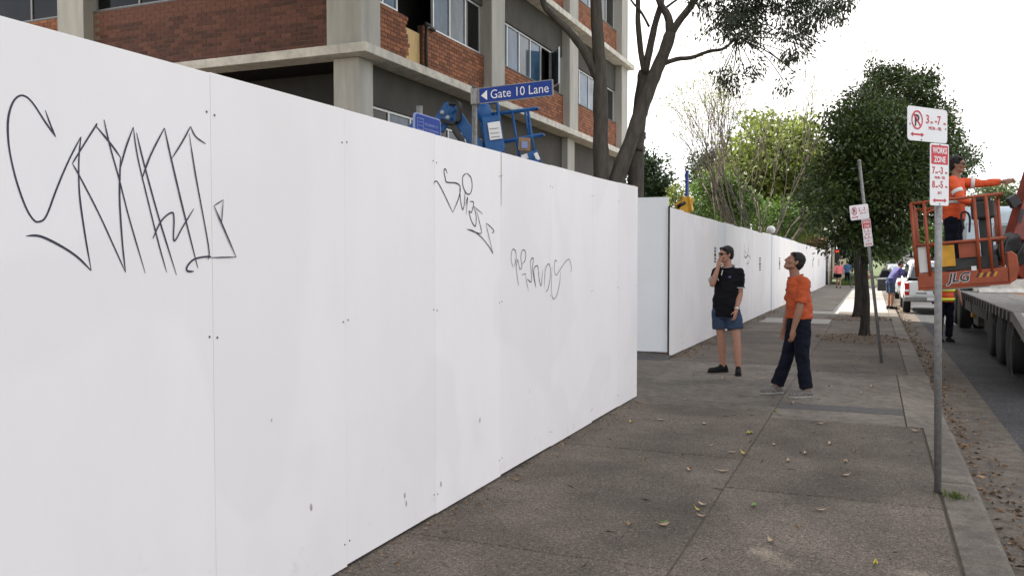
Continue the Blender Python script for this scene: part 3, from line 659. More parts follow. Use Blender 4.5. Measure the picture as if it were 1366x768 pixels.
P, D = lobe_points(gl, 9500, .2, 520, .10); D = D*.75+np.array([.05, 0, -.8]); leaf_mesh('foliage', P, D, RNG.uniform(.08, .145, len(P)), RNG.uniform(.026, .042, len(P)), 'leaf_gum', gum, kind='stuff')
# twigs inside the clumps
mb = MB()
src = [at_d(984, 50, 17.1), at_d(960, -30, 17.6), at_d(1010, -50, 17.3), at_d(1050, -30, 17.2)]
for c, r in gl:
    s = min(src, key=lambda q: (q-Vector(c)).length); c = Vector(c); m_ = (s+c)/2+Vector((random.uniform(-.1, .1), random.uniform(-.1, .1), random.uniform(0, .2))); mb.tube(catmull([s, m_, c], 4), [.013]*4+[.009]*4+[.004], 4)
mb.build('twig', 'bark_gum', gum, kind='stuff')
# high canopy over the lane
hl = [((x+random.uniform(-.8, .8), y+random.uniform(-.8, .8), random.uniform(10.2, 13.5)), (1.9, 1.9, 1.2)) for x in (-7.6, -5.4, -3.2, -1.6) for y in (14.5, 17, 19.5)]
P, D = lobe_points(hl, 9000, .3, 700, .35); D = D*.4+np.array([0, 0, -1.]); leaf_mesh('foliage', P, D, RNG.uniform(.14, .22, len(P)), RNG.uniform(.04, .06, len(P)), 'leaf_gum', gum, kind='stuff')
mb = MB()
for c, r in hl: limb(mb, [at_d(random.choice((792, 868, 890, 950)), -70, 18), (Vector(c)+at_d(860, -80, 18))/2, c], .05, .015, 5)
mb.build('limb', 'bark_gum', gum, smooth=True, kind='stuff'); settle(gum, (-5, 17.4, 0))

# ---- unseen gum added behind the near hoarding, its crown there to shade the pavement
shade_gum = thing('gum_tree', 'unseen broad gum tree added behind the tagged hoarding, crown shading the pavement', 'tree')
mb = MB(); limb(mb, [(-7.4, 3.2, -.1), (-7.3, 3.2, 3), (-7.0, 3.6, 6), (-6.6, 4.3, 9)], .36, .2, 10); mb.build('trunk', 'bark_gum', shade_gum, smooth=True)
hl = [((x+random.uniform(-.6, .6), y+random.uniform(-.6, .6), random.uniform(9.2, 13)), (2.0, 2.0, 1.3)) for x in (-10.6, -8.8, -7.0, -5.2, -3.6) for y in (.5, 2.5, 4.5, 6.5, 8.5, 10.5, 12.2)]
P, D = lobe_points(hl, 44000, .1, 4200, .42); D = D*.5+np.array([0, 0, -.8]); leaf_mesh('foliage', P, D, RNG.uniform(.3, .44, len(P)), RNG.uniform(.12, .17, len(P)), 'leaf_gum', shade_gum, kind='stuff')
mb = MB()
for c, r in hl: limb(mb, [(-6.8, 4, 7.5+random.random()), (Vector(c)+Vector((-6.8, 4, 8.4)))/2, c], .08, .02, 5)
mb.build('limb', 'bark_gum', shade_gum, smooth=True, kind='stuff'); settle(shade_gum, (-7.4, 3.2, 0))

# ---- two dense street trees in the pavement
def street_tree(label, bx, by, lobes, n, top, lsz, mname='leaf_street', r=.13, bark='bark_dark', forks=5, cat='tree', group=None, name='street_tree', clump=.15):
    t = thing(name, label, cat, group=group); z = gz(by); mb = MB()
    for a in range(6):       # root flare
        an = a*math.pi/3+.3; limb(mb, [(bx+math.cos(an)*r*2.0, by+math.sin(an)*r*2.0, z-.05), (bx+math.cos(an)*r*.9, by+math.sin(an)*r*.9, z+.08), (bx+math.cos(an)*r*.35, by+math.sin(an)*r*.35, z+.5)], r*.4, r*.5, 6)
    limb(mb, [(bx, by, z-.1), (bx+.02, by, z+top*.3), (bx-.03, by+.02, z+top*.6), (bx+.03, by, z+top)], r*1.05, r*.8, 12, .05); mb.build('trunk', bark, t, smooth=True)
    mb = MB()
    for c, rr in sorted(lobes, key=lambda q: -q[1][0])[:forks*3]:
        a = Vector((bx, by, z+top*random.uniform(.72, 1))); c = Vector(c); limb(mb, [a, a.lerp(c, .5)+Vector((0, 0, -.12)), c], r*.45, r*.08, 6)
    mb.build('branch', bark, t, smooth=True, kind='stuff')
    lobes = list(lobes)
    for c, rr in list(lobes):
        for _ in range(4):
            v = RNG.normal(size=3); v /= np.linalg.norm(v); f = U(.22, .38); lobes.append((tuple(np.array(c)+v*np.array(rr)*U(.9, 1.12)), tuple(np.array(rr)*f)))
    P, D = lobe_points(lobes, n, .7, n//60, clump); leaf_mesh('crown', P, D+np.array([0, 0, -.25]), RNG.uniform(.75, 1.25, len(P))*lsz, RNG.uniform(.4, .55, len(P))*lsz, mname, t, kind='stuff')
    return settle(t, (bx, by, z))
def lobes_px(s, d, dj=.6, sq=1.):
    o = []
    for px, py, r in [tuple(map(float, q.split(','))) for q in s.split()]:
        dd = d+random.uniform(-dj, dj); o.append((tuple(at_d(px, py, dd)), (r/FPX*dd, r/FPX*dd, r/FPX*dd*sq)))
    return o
l1 = lobes_px("1165,185,40 1125,205,34 1200,200,38 1110,245,34 1150,240,45 1195,245,42 1230,225,30 1095,275,24 1130,285,36 1175,285,42 1215,275,30 1120,312,18 1160,318,22 1200,310,22 1160,152,26 1135,165,22 1190,165,26 1238,262,20", 17.6, .8)
street_tree('dark dense street tree beside the leaning pole, trunk ringed by mulch', -.16, 19.2, l1, 34000, 2.3, .095, r=.088)
l2 = lobes_px("1185,118,30 1160,135,30 1215,125,28 1240,150,28 1195,160,45 1150,170,30 1240,185,32 1262,200,22 1272,225,20 1250,235,25 1205,105,14 1180,98,13 1230,108,13 1170,215,40 1215,235,36 1278,238,14 1286,215,15 1288,240,12 1266,172,18 1262,150,12", 23.9, .8)
street_tree('taller dense street tree growing behind the mulch-ringed one', -.38, 25.8, l2, 28000, 2.9, .11, r=.13)
# ---- trees behind the far hoarding
lime = lobes_px("990,228,28 1015,205,36 1050,205,38 1085,215,34 968,258,24 1000,245,38 1045,245,45 1085,250,40 1020,178,22 1060,180,24 1100,235,25 985,275,30 1030,280,36 1075,285,30", 62, 2)
street_tree('sunlit lime-green broad tree beyond the white hoarding', at_d(1030, 300, 62).x, at_d(1030, 300, 62).y, lime, 20000, 3.6, .42, 'leaf_lime', .22, 'bark_pale', clump=.6, name='broad_tree')
# bare, many-stemmed tree in front of it
bare = thing('bare_tree', 'almost bare tree with fan of many thin stems behind the hoarding', 'tree'); base = at_d(1005, 335, 46); base.z = gz(base.y); mbs = MB(); tips = []
def grow(mb, p, d, r, ln, lev):
    n = 3; pts = [p]; k_ = 4 if lev == 1 else 3
    for i in range(n):
        d = (d+Vector((random.uniform(-.12, .12), random.uniform(-.12, .12), random.uniform(0, .09)))).normalized(); pts.append(pts[-1]+d*ln/n)
    mb.tube(pts, [r*(1-.4*i/n) for i in range(n+1)], 5 if lev < 2 else 3)
    if lev >= 4: tips.append(pts[-1]); return
    for k in range(3 if lev in (0, 1, 2) else 2):
        dd = (d+Vector((random.uniform(-.5, .5), random.uniform(-.5, .5), random.uniform(-.1, .2)))).normalized(); grow(mb, pts[-1] if k < 2 else pts[-2], dd, r*.65, ln*random.uniform(.66, .86), lev+1)
for k in range(9):
    a = math.radians(k*40+10); s = random.uniform(.35, .95); grow(mbs, base+Vector((.12*math.cos(a), .12*math.sin(a), -.05)), Vector((math.cos(a)*s, math.sin(a)*s, 1)).normalized(), .06, 4.1, 0)
mbs.build('stem', 'bark_pale', bare, smooth=True, kind='stuff')
T = np.array([tuple(t) for t in tips]); j = RNG.integers(0, len(T), 6500); P = T[j]+RNG.normal(size=(len(j), 3))*.16; leaf_mesh('leaf', P, RNG.normal(size=P.shape), RNG.uniform(.07, .12, len(P)), RNG.uniform(.04, .06, len(P)), 'leaf_lime', bare, kind='stuff'); settle(bare, base)
low = lobes_px("935,262,22 958,258,24 980,268,22 930,280,18 965,285,24 1005,288,20 1040,290,22 1070,292,22", 52, 2)
street_tree('leafy mid-green shrub crown showing over the far hoarding under bare stems', at_d(965, 330, 52).x, at_d(965, 330, 52).y, low, 9000, 2.2, .26, 'leaf_mid', .12, 'bark_pale', clump=.4, name='shrub_tree')
dk = lobes_px("945,228,18 958,222,18 940,245,16 935,215,10 970,240,18", 70, 1)
street_tree('dark small-leaved tree left of the lime-green one', at_d(945, 300, 70).x, at_d(945, 300, 70).y, dk, 5000, 5, .3, 'leaf_deep', .15, clump=.5, name='dark_tree')
cn = lobes_px("858,232,18 866,215,9 872,250,16 858,255,22 850,215,16 885,258,10 893,268,8", 56, 1)
street_tree('deep green pointed tree behind the bluish return panel', at_d(858, 300, 56).x, at_d(858, 300, 56).y, cn, 7000, 3.2, .28, 'leaf_deep', .16, clump=.4, name='pointed_tree')
sm = lobes_px("900,258,8 897,270,8 903,248,5", 50, .5)
street_tree('thin pale sapling beside the digger arm', at_d(899, 300, 50).x, at_d(899, 300, 50).y, sm, 420, 3.2, .16, 'leaf_lime', .04, 'bark_pale', forks=2, clump=.2, name='sapling')
# ---- trees far along the street
far = [("1115,330,14 1105,322,12 1125,318,16 1140,322,18 1150,335,16 1128,338,14", 86, 'leaf_deep', 'dark bushy tree over the tan fence at the corner'),
       ("1180,322,14 1195,318,14 1188,335,12 1205,325,10", 95, 'leaf_mid', 'green roadside tree above the row of parked cars'),
       ("1205,312,12 1218,305,14 1212,322,8 1228,312,10", 150, 'leaf_deep', 'dark tree far up the road beyond the lone car'),
       ("1330,258,15 1318,264,11 1343,262,11 1330,270,16 1305,272,10", 120, 'leaf_haze', 'hazy round tree far behind the truck cab'),
       ("1232,322,12 1245,315,14 1240,330,10 1258,322,12", 130, 'leaf_mid', 'green tree far off behind the orange basket'),
       ("1290,292,16 1275,300,14 1310,296,14", 160, 'leaf_deep', 'dark trees clump far off to the right of the basket')]
for s, d, m_, lab in far:
    lb = lobes_px(s, d, 1.5); c = np.mean([q[0] for q in lb], 0); bz = gz(c[1]); street_tree(lab, c[0], c[1], lb, 4200, max(1.5, (c[2]-bz)*.8), .0042*d, m_, .2, clump=.005*d, name='roadside_tree', group='trees far along the road')
# ---- mulch rings, grass tuft, fallen leaves
def ring(label, cx, cy, rx, ry):
    mb = MB(); n = 26; z = gz(cy); vs = [(cx, cy, z+.045)]; rr = [1+random.uniform(-.14, .14) for _ in range(n)]
    for k, (f, h) in enumerate(((.55, .035), (1, .002))):
        for j in range(n): a = 2*math.pi*j/n; vs.append((cx+rx*f*rr[j]*math.cos(a), cy+ry*f*rr[j]*math.sin(a), z+h+random.uniform(-.006, .006)*(1-k)))
    fs = [(0, 1+j, 1+(j+1) % n) for j in range(n)]+[(1+j, 1+n+j, 1+n+(j+1) % n, 1+(j+1) % n) for j in range(n)]
    o = mb.add(vs, fs).build('mulch_ring', 'soil', smooth=True); tag(o, label, 'mulch')
    k = 420; a = RNG.random(k)*6.283; q = np.sqrt(RNG.random(k))*1.05; P = np.stack([cx+rx*q*np.cos(a), cy+ry*q*np.sin(a), z+.012+.04*(1-np.minimum(q, 1))], 1); D = RNG.normal(size=(k, 3))*np.array([1, 1, .25]); leaf_mesh('leaf_mulch', P, D, RNG.uniform(.03, .09, k), RNG.uniform(.015, .03, k), 'leaf_brown', o, kind='stuff')
ring('patch of brown leaf mulch round the first dark street tree', -.22, 18.75, .82, 1.15); ring('patch of brown mulch round the farther street tree', -.35, 25.4, .8, 1.0)
def litter(name, n, fx, fy, lmin, lmax, m, z=.004, wf=.45):
    x = fx(n); y = fy(n); P = np.stack([x, y, np.array([gz(v) for v in y])+z+RNG.random(n)*.006], 1); D = RNG.normal(size=(n, 3))*np.array([1, 1, .12])
    o = leaf_mesh(name, P, D, RNG.uniform(lmin, lmax, n), RNG.uniform(lmin, lmax, n)*wf, m); o['kind'] = 'stuff'; return o
U = RNG.uniform
tag(litter('gutter_litter', 2000, lambda n: .735+np.abs(RNG.normal(size=n))*.14, lambda n: 2+45*RNG.random(n)**1.3, .02, .075, 'leaf_brown', -.108), 'brown leaf litter lying along the gutter', 'litter')
tag(litter('hoarding_litter', 420, lambda n: -2.50+np.abs(RNG.normal(size=n))*.10, lambda n: U(3.2, 9.6, n), .012, .035, 'leaf_brown'), 'brown crumbs of litter along the tagged hoarding', 'litter')
tag(litter('hoarding_litter', 700, lambda n: -2.98+np.abs(RNG.normal(size=n))*.16, lambda n: 13.8+22*RNG.random(n)**1.4, .02, .06, 'leaf_brown'), 'brown leaf litter along the far hoarding', 'litter')
tag(litter('pavement_litter', 420, lambda n: U(-2.3, .4, n), lambda n: 3+24*RNG.random(n)**1.1, .008, .024, 'leaf_brown'), 'tiny specks of dry leaf over the pavement', 'litter')
tag(litter('twig_litter', 130, lambda n: U(-2.4, .4, n), lambda n: 3.3+14*RNG.random(n), .04, .11, 'bark_dark', wf=.09), 'dark little twigs scattered over the pavement', 'litter')
def fallen(label, cat, name, m, L_, pos, group):
    for (px, py) in pos:
        c = at_z(px, py, .006); n = 7; l = L_*random.uniform(.75, 1.2); wd = l*random.uniform(.36, .5); a = random.uniform(0, 6.28); curl = random.uniform(.012, .03); mb = MB(); vs = []
        for i in range(n):
            t = i/(n-1); h = math.sin(math.pi*min(1, t*1.05))**.8*wd/2; zc = curl*(2*t-1)**2
            for s in (-1, 0, 1): vs.append((l*(t-.5), s*h, zc+abs(s)*.35*h))
        fs = [(i*3+j, i*3+j+1, i*3+j+4, i*3+j+3) for i in range(n-1) for j in range(2)]; mb.add(vs, fs); mb.tube([(l*.48, 0, curl), (l*.66, .004, curl*1.2)], .0015, 4)
        o = mb.build(name, m, smooth=True); o.location = c; o.rotation_euler = (0, 0, a); tag(o, label, cat, group)
fallen('dry pale brown fallen leaf lying on the pavement', 'leaf', 'fallen_leaf', 'leaf_pale', .085, C("948,594 912,533 1033,551 1057,538 1094,565 1150,524 1128,616 1052,615 1163,516 1033,593 965,505 1075,605 977,603 940,565 920,627 964,628 1095,680 1017,505 885,700 936,688 882,560 1108,592 1222,575 1029,722 938,673 1128,634"), 'pale leaves on the pavement')
fallen('small brown fallen leaf lying on the pavement', 'leaf', 'fallen_leaf', 'leaf_brown', .06, C("911,607 860,612 1087,577 1065,704 920,625 1021,500 1120,500 976,492 1106,515 1140,602 840,700 1000,588 1016,615 690,640"), 'brown leaves on the pavement')
fallen('yellow fallen leaf lying on the pavement', 'leaf', 'fallen_leaf', 'leaf_yellow', .07, C("1168,752 993,605 998,578 932,680 842,563"), 'yellow leaves on the pavement')
fallen('green fallen leaf lying on the pavement', 'leaf', 'fallen_leaf', 'leaf_green', .075, C("885,697 1006,674 1002,577 1034,549 1113,512"), 'green leaves on the pavement')
k = 140; a = U(0, 6.28, k); q = np.abs(RNG.normal(size=k))*.07; c0 = at_z(1273, 664, 0); P = np.stack([c0.x+q*np.cos(a), c0.y+q*np.sin(a)*.7, np.zeros(k)], 1); D = RNG.normal(size=(k, 3))*np.array([.7, .7, .3])+np.array([0, 0, .7]); o = leaf_mesh('grass_tuft', P, D, U(.03, .08, k), .006, 'grass'); o['kind'] = 'stuff'; tag(o, 'small yellowing grass tuft at the foot of the sign post', 'grass')
# ================================================================== parking sign posts
def disc(mb, c, r0, r1, M, n=28):
    vs = []
    for r in (r0, r1):
        for j in range(n): a = 2*math.pi*j/n; vs.append(M @ Vector((c[0]+r*math.cos(a), c[1]+r*math.sin(a), 0)))
    mb.add(vs, [(j, (j+1) % n, n+(j+1) % n, n+j) for j in range(n)])
def arrow2(mb, x0, x1, y, t, M):
    h = t*1.9; mb.add([M @ Vector(p) for p in ((x0+h, y-t/2, 0), (x1-h, y-t/2, 0), (x1-h, y+t/2, 0), (x0+h, y+t/2, 0))], [(0, 1, 2, 3)])
    for a, s in ((x0, 1), (x1, -1)): mb.add([M @ Vector(p) for p in ((a, y, 0), (a+s*h*1.25, y-t*1.25, 0), (a+s*h*1.25, y+t*1.25, 0))], [(0, 1, 2)])
def plate(name, x0, x1, z0, z1, M, parent, r=.02, m='sign_white'):
    mb = MB(); pts = [M @ Vector((x0+x, z0+z, 0)) for x, z in rounded(x1-x0, z1-z0, r)]; nrm = (M.to_3x3() @ Vector((0, 0, 1)))
    mb.prism([p-nrm*.003 for p in pts], nrm*.003); return mb.build(name, m, parent)
def parking_sign(label, loc, hpost, zs, pm, lean=(0, 0), az=35, s=1.):
    t = thing('parking_sign', label, 'sign', loc); r = .024
    MB().tube([(0, 0, -.15), (0, 0, hpost*.5), (0, 0, hpost)], r, 14).build('post', pm, t, smooth=True)
    MB().lathe([(.025, hpost-.02), (.027, hpost-.015), (.027, hpost+.004), (.012, hpost+.012)], n=14).build('post_cap', pm, t, smooth=True)
    h = Vector((math.sin(math.radians(az)), math.cos(math.radians(az)), 0)); up = Vector((0, 0, 1)); n = h.cross(up)
    M = frame(n*(r+.005)-h*.03+Vector((0, 0, zs)), h, up); T = lambda x, z, d=.0015: M @ Matrix.Translation((x, z, d))
    # lower plate: works zone
    p = plate('works_zone_plate', -.112, .104, -.42*s, -.002, M, t, .014)
    q = MB(); q.prism([T(x-.100, y-.142, .0004) @ Vector((0, 0, 0)) for x, y in rounded(.192, .128, .008)], n*.0012); q.build('red_field', 'sign_red', p)
    text('lettering', 'WORKS', .056, T(-.004, -.068, .0022), 'sign_white', p, .0012, 'CENTER', xs=.82); text('lettering', 'ZONE', .056, T(-.004, -.128, .0022), 'sign_white', p, .0012, 'CENTER', xs=.86)
    text('lettering', '7', .066, T(-.092, -.205), 'sign_red', p, .0008); text('lettering', 'AM', .02, T(-.056, -.205), 'sign_red', p); text('lettering', '-3', .066, T(-.018, -.205), 'sign_red', p, .0008); text('lettering', 'PM', .02, T(.06, -.205), 'sign_red', p)
    text('lettering', 'MON - FRI', .026, T(-.004, -.24), 'sign_red', p, 0, 'CENTER')
    text('lettering', '8', .066, T(-.092, -.3), 'sign_red', p, .0008); text('lettering', 'AM', .02, T(-.052, -.3), 'sign_red', p); text('lettering', '-5', .066, T(-.018, -.3), 'sign_red', p, .0008); text('lettering', 'PM', .02, T(.06, -.3), 'sign_red', p)
    text('lettering', 'SAT', .028, T(-.004, -.343), 'sign_red', p, 0, 'CENTER')
    q = MB(); arrow2(q, -.085, .078, -.385, .012, T(0, 0)); q.build('arrow', 'sign_red', p)
    # upper plate: no parking
    p = plate('no_parking_plate', -.365, .085, .003, .228, M, t, .026)
    q = MB(); disc(q, (-.262, .14), .052, .063, T(0, 0, .0022)); q.build('ring', 'sign_red', p)
    text('lettering', 'P', .105, T(-.292, .102, .0012), 'sign_black', p, .003)
    q = MB(); q.bar(T(0, 0, .0026) @ Vector((-.305, .183, 0)), T(0, 0, .0026) @ Vector((-.219, .097, 0)), .012, .0006, up=n); q.build('slash', 'sign_red', p)
    text('lettering', '3', .082, T(-.165, .125), 'sign_red', p, .001); text('lettering', 'PM', .022, T(-.112, .125), 'sign_red', p); text('lettering', '-7', .082, T(-.062, .125), 'sign_red', p, .001); text('lettering', 'PM', .022, T(.038, .125), 'sign_red', p)
    text('lettering', 'MON - FRI', .032, T(-.06, .085), 'sign_red', p, 0, 'CENTER')
    q = MB(); arrow2(q, -.335, -.185, .045, .012, T(0, 0)); q.build('arrow', 'sign_red', p)
    for x, z in ((-.34, .11), (.062, .1), (-.215, .012), (-.004, -.012), (-.004, -.41)): MB().lathe([(.006, 0), (.005, .003)], n=10).build('bolt', 'steel_post', t).matrix_local = T(x, z, .0015)
    if lean[0]: t.rotation_euler = Matrix.Rotation(lean[1], 3, Vector((_F.x, _F.y, 0))).to_euler()
    return t
parking_sign('grey sign post carrying white no-parking and red works-zone plates, upright by kerb', (.43, 6.59, 0), 2.60, 2.395, 'steel_post', (1, math.radians(-.9)))
parking_sign('leaning old sign post with small parking plates halfway up, near tree trunk', (.13, 14.4, 0), 3.12, 2.22, 'old_steel_post', (1, math.radians(-7.2)))

# ================================================================== lane name sign and blue campus sign
g = thing('lane_sign', 'blue lane name blade with white lettering on grey post behind the hoarding', 'sign')
c = at_d(633, 120, 11.5); px_, py_ = c.x, c.y; zt = c.z+.01
MB().tube([(px_, py_, -.1), (px_, py_, zt)], .035, 14).build('post', 'old_steel_post', g, smooth=True)
MB().lathe([(.05, zt-.21), (.052, zt-.2), (.052, zt-.005), (.05, zt), (.0, zt+.012)], (px_, py_, 0), n=18).build('clamp', 'steel_post', g, smooth=True)
MB().lathe([(.036, zt), (.038, zt+.03), (.02, zt+.045)], (px_, py_, 0), n=14).build('post_cap', 'frame_dark', g, smooth=True)
Q((px_+.05, px_+.075, py_-.022, py_+.022, zt-.195, zt-.01), 'bracket', 'steel_post', g, bevel=.004)
dirx = Vector((1, -.02, .028)).normalized(); Mb = frame(Vector((px_+.07, py_-.012, zt-.205)), dirx, Vector((-.028, 0, 1)))
nb = (Mb.to_3x3() @ Vector((0, 0, 1)))
bl = MB().prism([Mb @ Vector((x, z, -.02)) for x, z in rounded(1.06, .212, .012)], nb*.02).build('blade', 'steel_post', g)
MB().prism([Mb @ Vector((.014+x, .012+z, .0008)) for x, z in rounded(1.032, .188, .008)], nb*.001).build('blue_face', 'sign_blue', bl)
q = MB(); q.add([Mb @ Vector(p) for p in ((.035, .106, .0028), (.125, .04, .0028), (.125, .172, .0028))], [(0, 1, 2)]); q.build('arrow', 'sign_white', bl)
text('lettering', 'Gate 10 Lane', .166, Mb @ Matrix.Translation((.17, .052, .0028)), 'sign_white', bl, -.0005, xs=.93)
settle(g, (px_, py_, 0))
b = thing('campus_sign', 'rounded blue sign with crest and small lettering peeking over the hoarding', 'sign')
p0 = at_x(553, 149, -4.2); p1 = at_x(588, 163, -4.2); W_ = p1.y-p0.y; ztop = p0.z
Mb = frame(Vector((-4.2, p0.y, ztop-.92)), (0, 1, 0), (0, 0, 1)); nb = Vector((1, 0, 0))
pl = MB().prism([Mb @ Vector((x, z, -.02)) for x, z in rounded(W_, .92, .05)], nb*.02).build('plate', 'sign_lilac', b)
fc = MB().prism([Mb @ Vector((.012+x, .012+z, .0008)) for x, z in rounded(W_-.024, .896, .042)], nb*.001).build('blue_face', 'sign_blue', pl)
sh = MB(); sx, sz, sw, shh = .05, .72, .13, .15
shield = [(sx, sz+shh), (sx+sw, sz+shh), (sx+sw, sz+.04), (sx+sw*.5, sz), (sx, sz+.04), (sx, sz+shh)]
sh.ribbon([Mb @ Vector((x, z, .003)) for x, z in shield], .01, nb)
for zz in (.76, .80, .835): sh.ribbon([Mb @ Vector((sx+.015, zz, .003)), Mb @ Vector((sx+sw-.015, zz, .003))], .009, nb)
sh.build('crest', 'sign_lilac', pl)
text('lettering', 'THE UNIVERSITY OF', .034, Mb @ Matrix.Translation((.2, .815, .003)), 'sign_lilac', pl, xs=.92); text('lettering', 'NEW SOUTH WALES', .034, Mb @ Matrix.Translation((.2, .765, .003)), 'sign_lilac', pl, xs=.95)
for yy in (.2, W_-.06): MB().tube([(-4.255, p0.y+yy, -.1), (-4.255, p0.y+yy, ztop+(.09 if yy < .3 else -.05))], .032, 12).build('post', 'old_steel_post', b, smooth=True)
settle(b, (-4.2, p0.y+W_/2, 0))

# ================================================================== blue boom lift behind the hoarding
lf = thing('boom_lift', 'blue boom lift with tilted railed basket parked behind the hoarding', 'boom lift')
DL = 14.0
def lp(x, y, d=DL): return at_d(x, y, d)
def tubes(mb, segs, r, n=7):
    for a, b_ in segs: mb.tube([a, b_], r, n)
# arms
arm = MB(); arm.bar(lp(583, 172), lp(603, 142), .2, .24); arm.build('upper_link', 'lift_blue', lf, bevel=.02)
arm = MB(); arm.bar(lp(604, 146), lp(640, 200), .17, .2); arm.bar(lp(640, 200), lp(690, 290), .17, .2); arm.build('jib', 'lift_blue', lf, bevel=.02)
arm = MB(); arm.bar(lp(570, 160, 14.4), lp(440, 330, 14.9), .26, .3); arm.build('main_boom', 'lift_blue', lf, bevel=.02)
MB().lathe([(.09, -.12), (.10, -.11), (.10, .11), (.09, .12)], lp(604, 146), 'y', 20).build('knuckle_pin', 'lift_blue', lf, smooth=True)
MB().tube(catmull([lp(600, 138, 13.8), lp(612, 140, 13.75), lp(612, 160, 13.8), lp(606, 172, 13.8), lp(620, 195, 13.8), lp(632, 220, 13.8)], 5), .045, 8).build('hose', 'lift_hose', lf, smooth=True)
MB().tube(catmull([lp(588, 160, 13.8), lp(596, 164, 13.78), lp(606, 168, 13.8), lp(618, 190, 13.8)], 5), .03, 8).build('hose', 'lift_hose', lf, smooth=True)
for x, y in ((597, 157), (590, 150), (586, 165)): MB().ell(lp(x, y, 13.82), (.035, .03, .035), nu=10, nv=6).build('bolt', 'lift_grey', lf)
# basket (platform seen from the lane, leaning to the right)
sl = lambda x, y, k=0: lp(x+k*4, y+k*1.5, DL+k*.75)       # k=0 near side, k=1 far side
for k in (0, 1):
    for sg in [(sl(655, 152, k), sl(715, 144, k)), (sl(640, 194, k), sl(722, 179, k)), (sl(683, 149, k), sl(693, 209, k)), (sl(704, 146, k), sl(714, 213, k)), (sl(660, 151, k), sl(672, 205, k))][:5 if k == 0 else 2]: MB().tube(sg, .022, 7).build('rail', 'lift_blue', lf, smooth=True)
for sg in [(sl(715, 144, 0), sl(715, 144, 1)), (sl(722, 179, 0), sl(722, 179, 1)), (sl(655, 152, 0), sl(655, 152, 1)), (sl(700, 146), sl(706, 184))]: MB().tube(sg, .02, 7).build('cross_rail', 'lift_blue', lf, smooth=True)
rl = MB(); rl.tube(catmull([lp(648, 200), lp(643, 168), lp(642, 150), lp(648, 139), lp(660, 136.5), lp(664, 142), lp(666, 165), lp(672, 200)], 5), .03, 8); rl.build('hoop_rail', 'lift_blue', lf, smooth=True)
cb = MB(); cb.bar(lp(661, 206, 13.92), lp(655, 156, 13.92), .30, .2, up=tuple(_F)); cb.build('control_cabinet', 'lift_blue', lf, bevel=.02)
cb = MB(); cb.bar(lp(662, 186, 13.79), lp(658.5, 163, 13.79), .2, .012, up=tuple(_F)); cb.build('data_plate', 'sign_white', lf)
for x, y in ((660, 178), (659, 172), (661, 183)): 
    cb = MB(); cb.bar(lp(x-6, y, 13.775), lp(x+6, y-1, 13.775), .014, .004, up=tuple(_F)); cb.build('data_line', 'lift_grey', lf)
cb = MB(); cb.ell(lp(646, 150, 13.95), (.12, .12, .17)); cb.build('control_cover', 'lift_blue', lf, smooth=True)
cb = MB(); cb.bar(lp(706, 214, 13.95), lp(719, 209, 13.95), .24, .22); cb.build('toe_box', 'lift_blue', lf, bevel=.01)
cb = MB(); cb.bar(lp(714, 210, 13.79), lp(718.5, 208, 13.79), .1, .12); cb.build('socket_box', 'sign_white', lf)
cb = MB(); cb.bar(lp(696, 211, 13.9), lp(706, 207.5, 13.9), .1, .08); cb.build('label_plate', 'sign_white', lf)
cb = MB(); cb.bar(lp(670, 230, 14.1), lp(716, 220, 14.1), .9, .06, up=tuple(_U)); cb.build('platform_floor', 'lift_blue', lf)
q = MB(); q.bar(lp(699, 201, 14.0), lp(700, 184, 14.0), .19, .05, up=tuple(_F)); q.build('tool_pouch', 'timber', lf); q = MB(); q.bar(lp(699.3, 198, 13.96), lp(700, 189, 13.96), .1, .03, up=tuple(_F)); q.build('pouch_panel', 'sign_lilac', lf)
# chassis on the ground, hidden by the hoarding from here
gx, gy = lp(470, 330, 15).x, lp(470, 330, 15).y
Q((gx-.9, gx+.9, gy-1.3, gy+1.3, .35, .75), 'chassis', 'lift_blue', lf, bevel=.03); Q((gx-.6, gx+.6, gy-1.1, gy+.9, .78, 1.5), 'turret', 'lift_blue', lf, bevel=.05)
for sx in (-1, 1):
    for sy in (-.95, .95): MB().lathe([(.16, -.13), (.38, -.12), (.42, -.08), (.42, .08), (.38, .12), (.16, .13)], (gx+sx*.95, gy+sy, .42), 'x', 20).build('wheel', 'rubber', lf, smooth=True)
MB().bar((gx, gy, 1.4), lp(440, 325, 14.9), .3, .3).build('boom_mount', 'lift_blue', lf)
settle(lf, (gx, gy, 0))

# ================================================================== trailer with low deck
RZ = -.13
tr = thing('flatbed_trailer', 'low flatbed trailer with grey deck and three close-set rear axles', 'trailer')
x0, x1, y0, y1, zd = 1.88, 4.3, 14.4, 22.9, .82
n = 14
for i in range(n): a = x0+.09+(x1-x0-.18)*i/n; Q((a+.003, a+(x1-x0-.18)/n-.003, y0, y1, zd-.05, zd-.002*(i % 3)), 'deck_board', 'deck_rust' if i in (5, 6, 9) else 'deck', tr)
for sx, a, b_ in ((-1, x0, x0+.088), (1, x1-.088, x1)): Q((a, b_, y0, y1, zd-.16, zd+.004), 'side_rail', 'trailer_dark' if 0 else 'deck', tr, bevel=.006)
for i in range(20):
    y = y0+.3+i*.42; Q((x0-.028, x0-.002, y, y+.07, zd-.15, zd-.01), 'stake_pocket', 'trailer_dark', tr)
Q((x0+.12, x0+.16, y0, y1, zd-.42, zd-.17), 'side_beam', 'trailer_dark', tr); Q((2.4, 2.65, y0, y1, zd-.5, zd-.06), 'main_beam', 'trailer_dark', tr); Q((3.5, 3.75, y0, y1, zd-.5, zd-.06), 'main_beam', 'trailer_dark', tr)
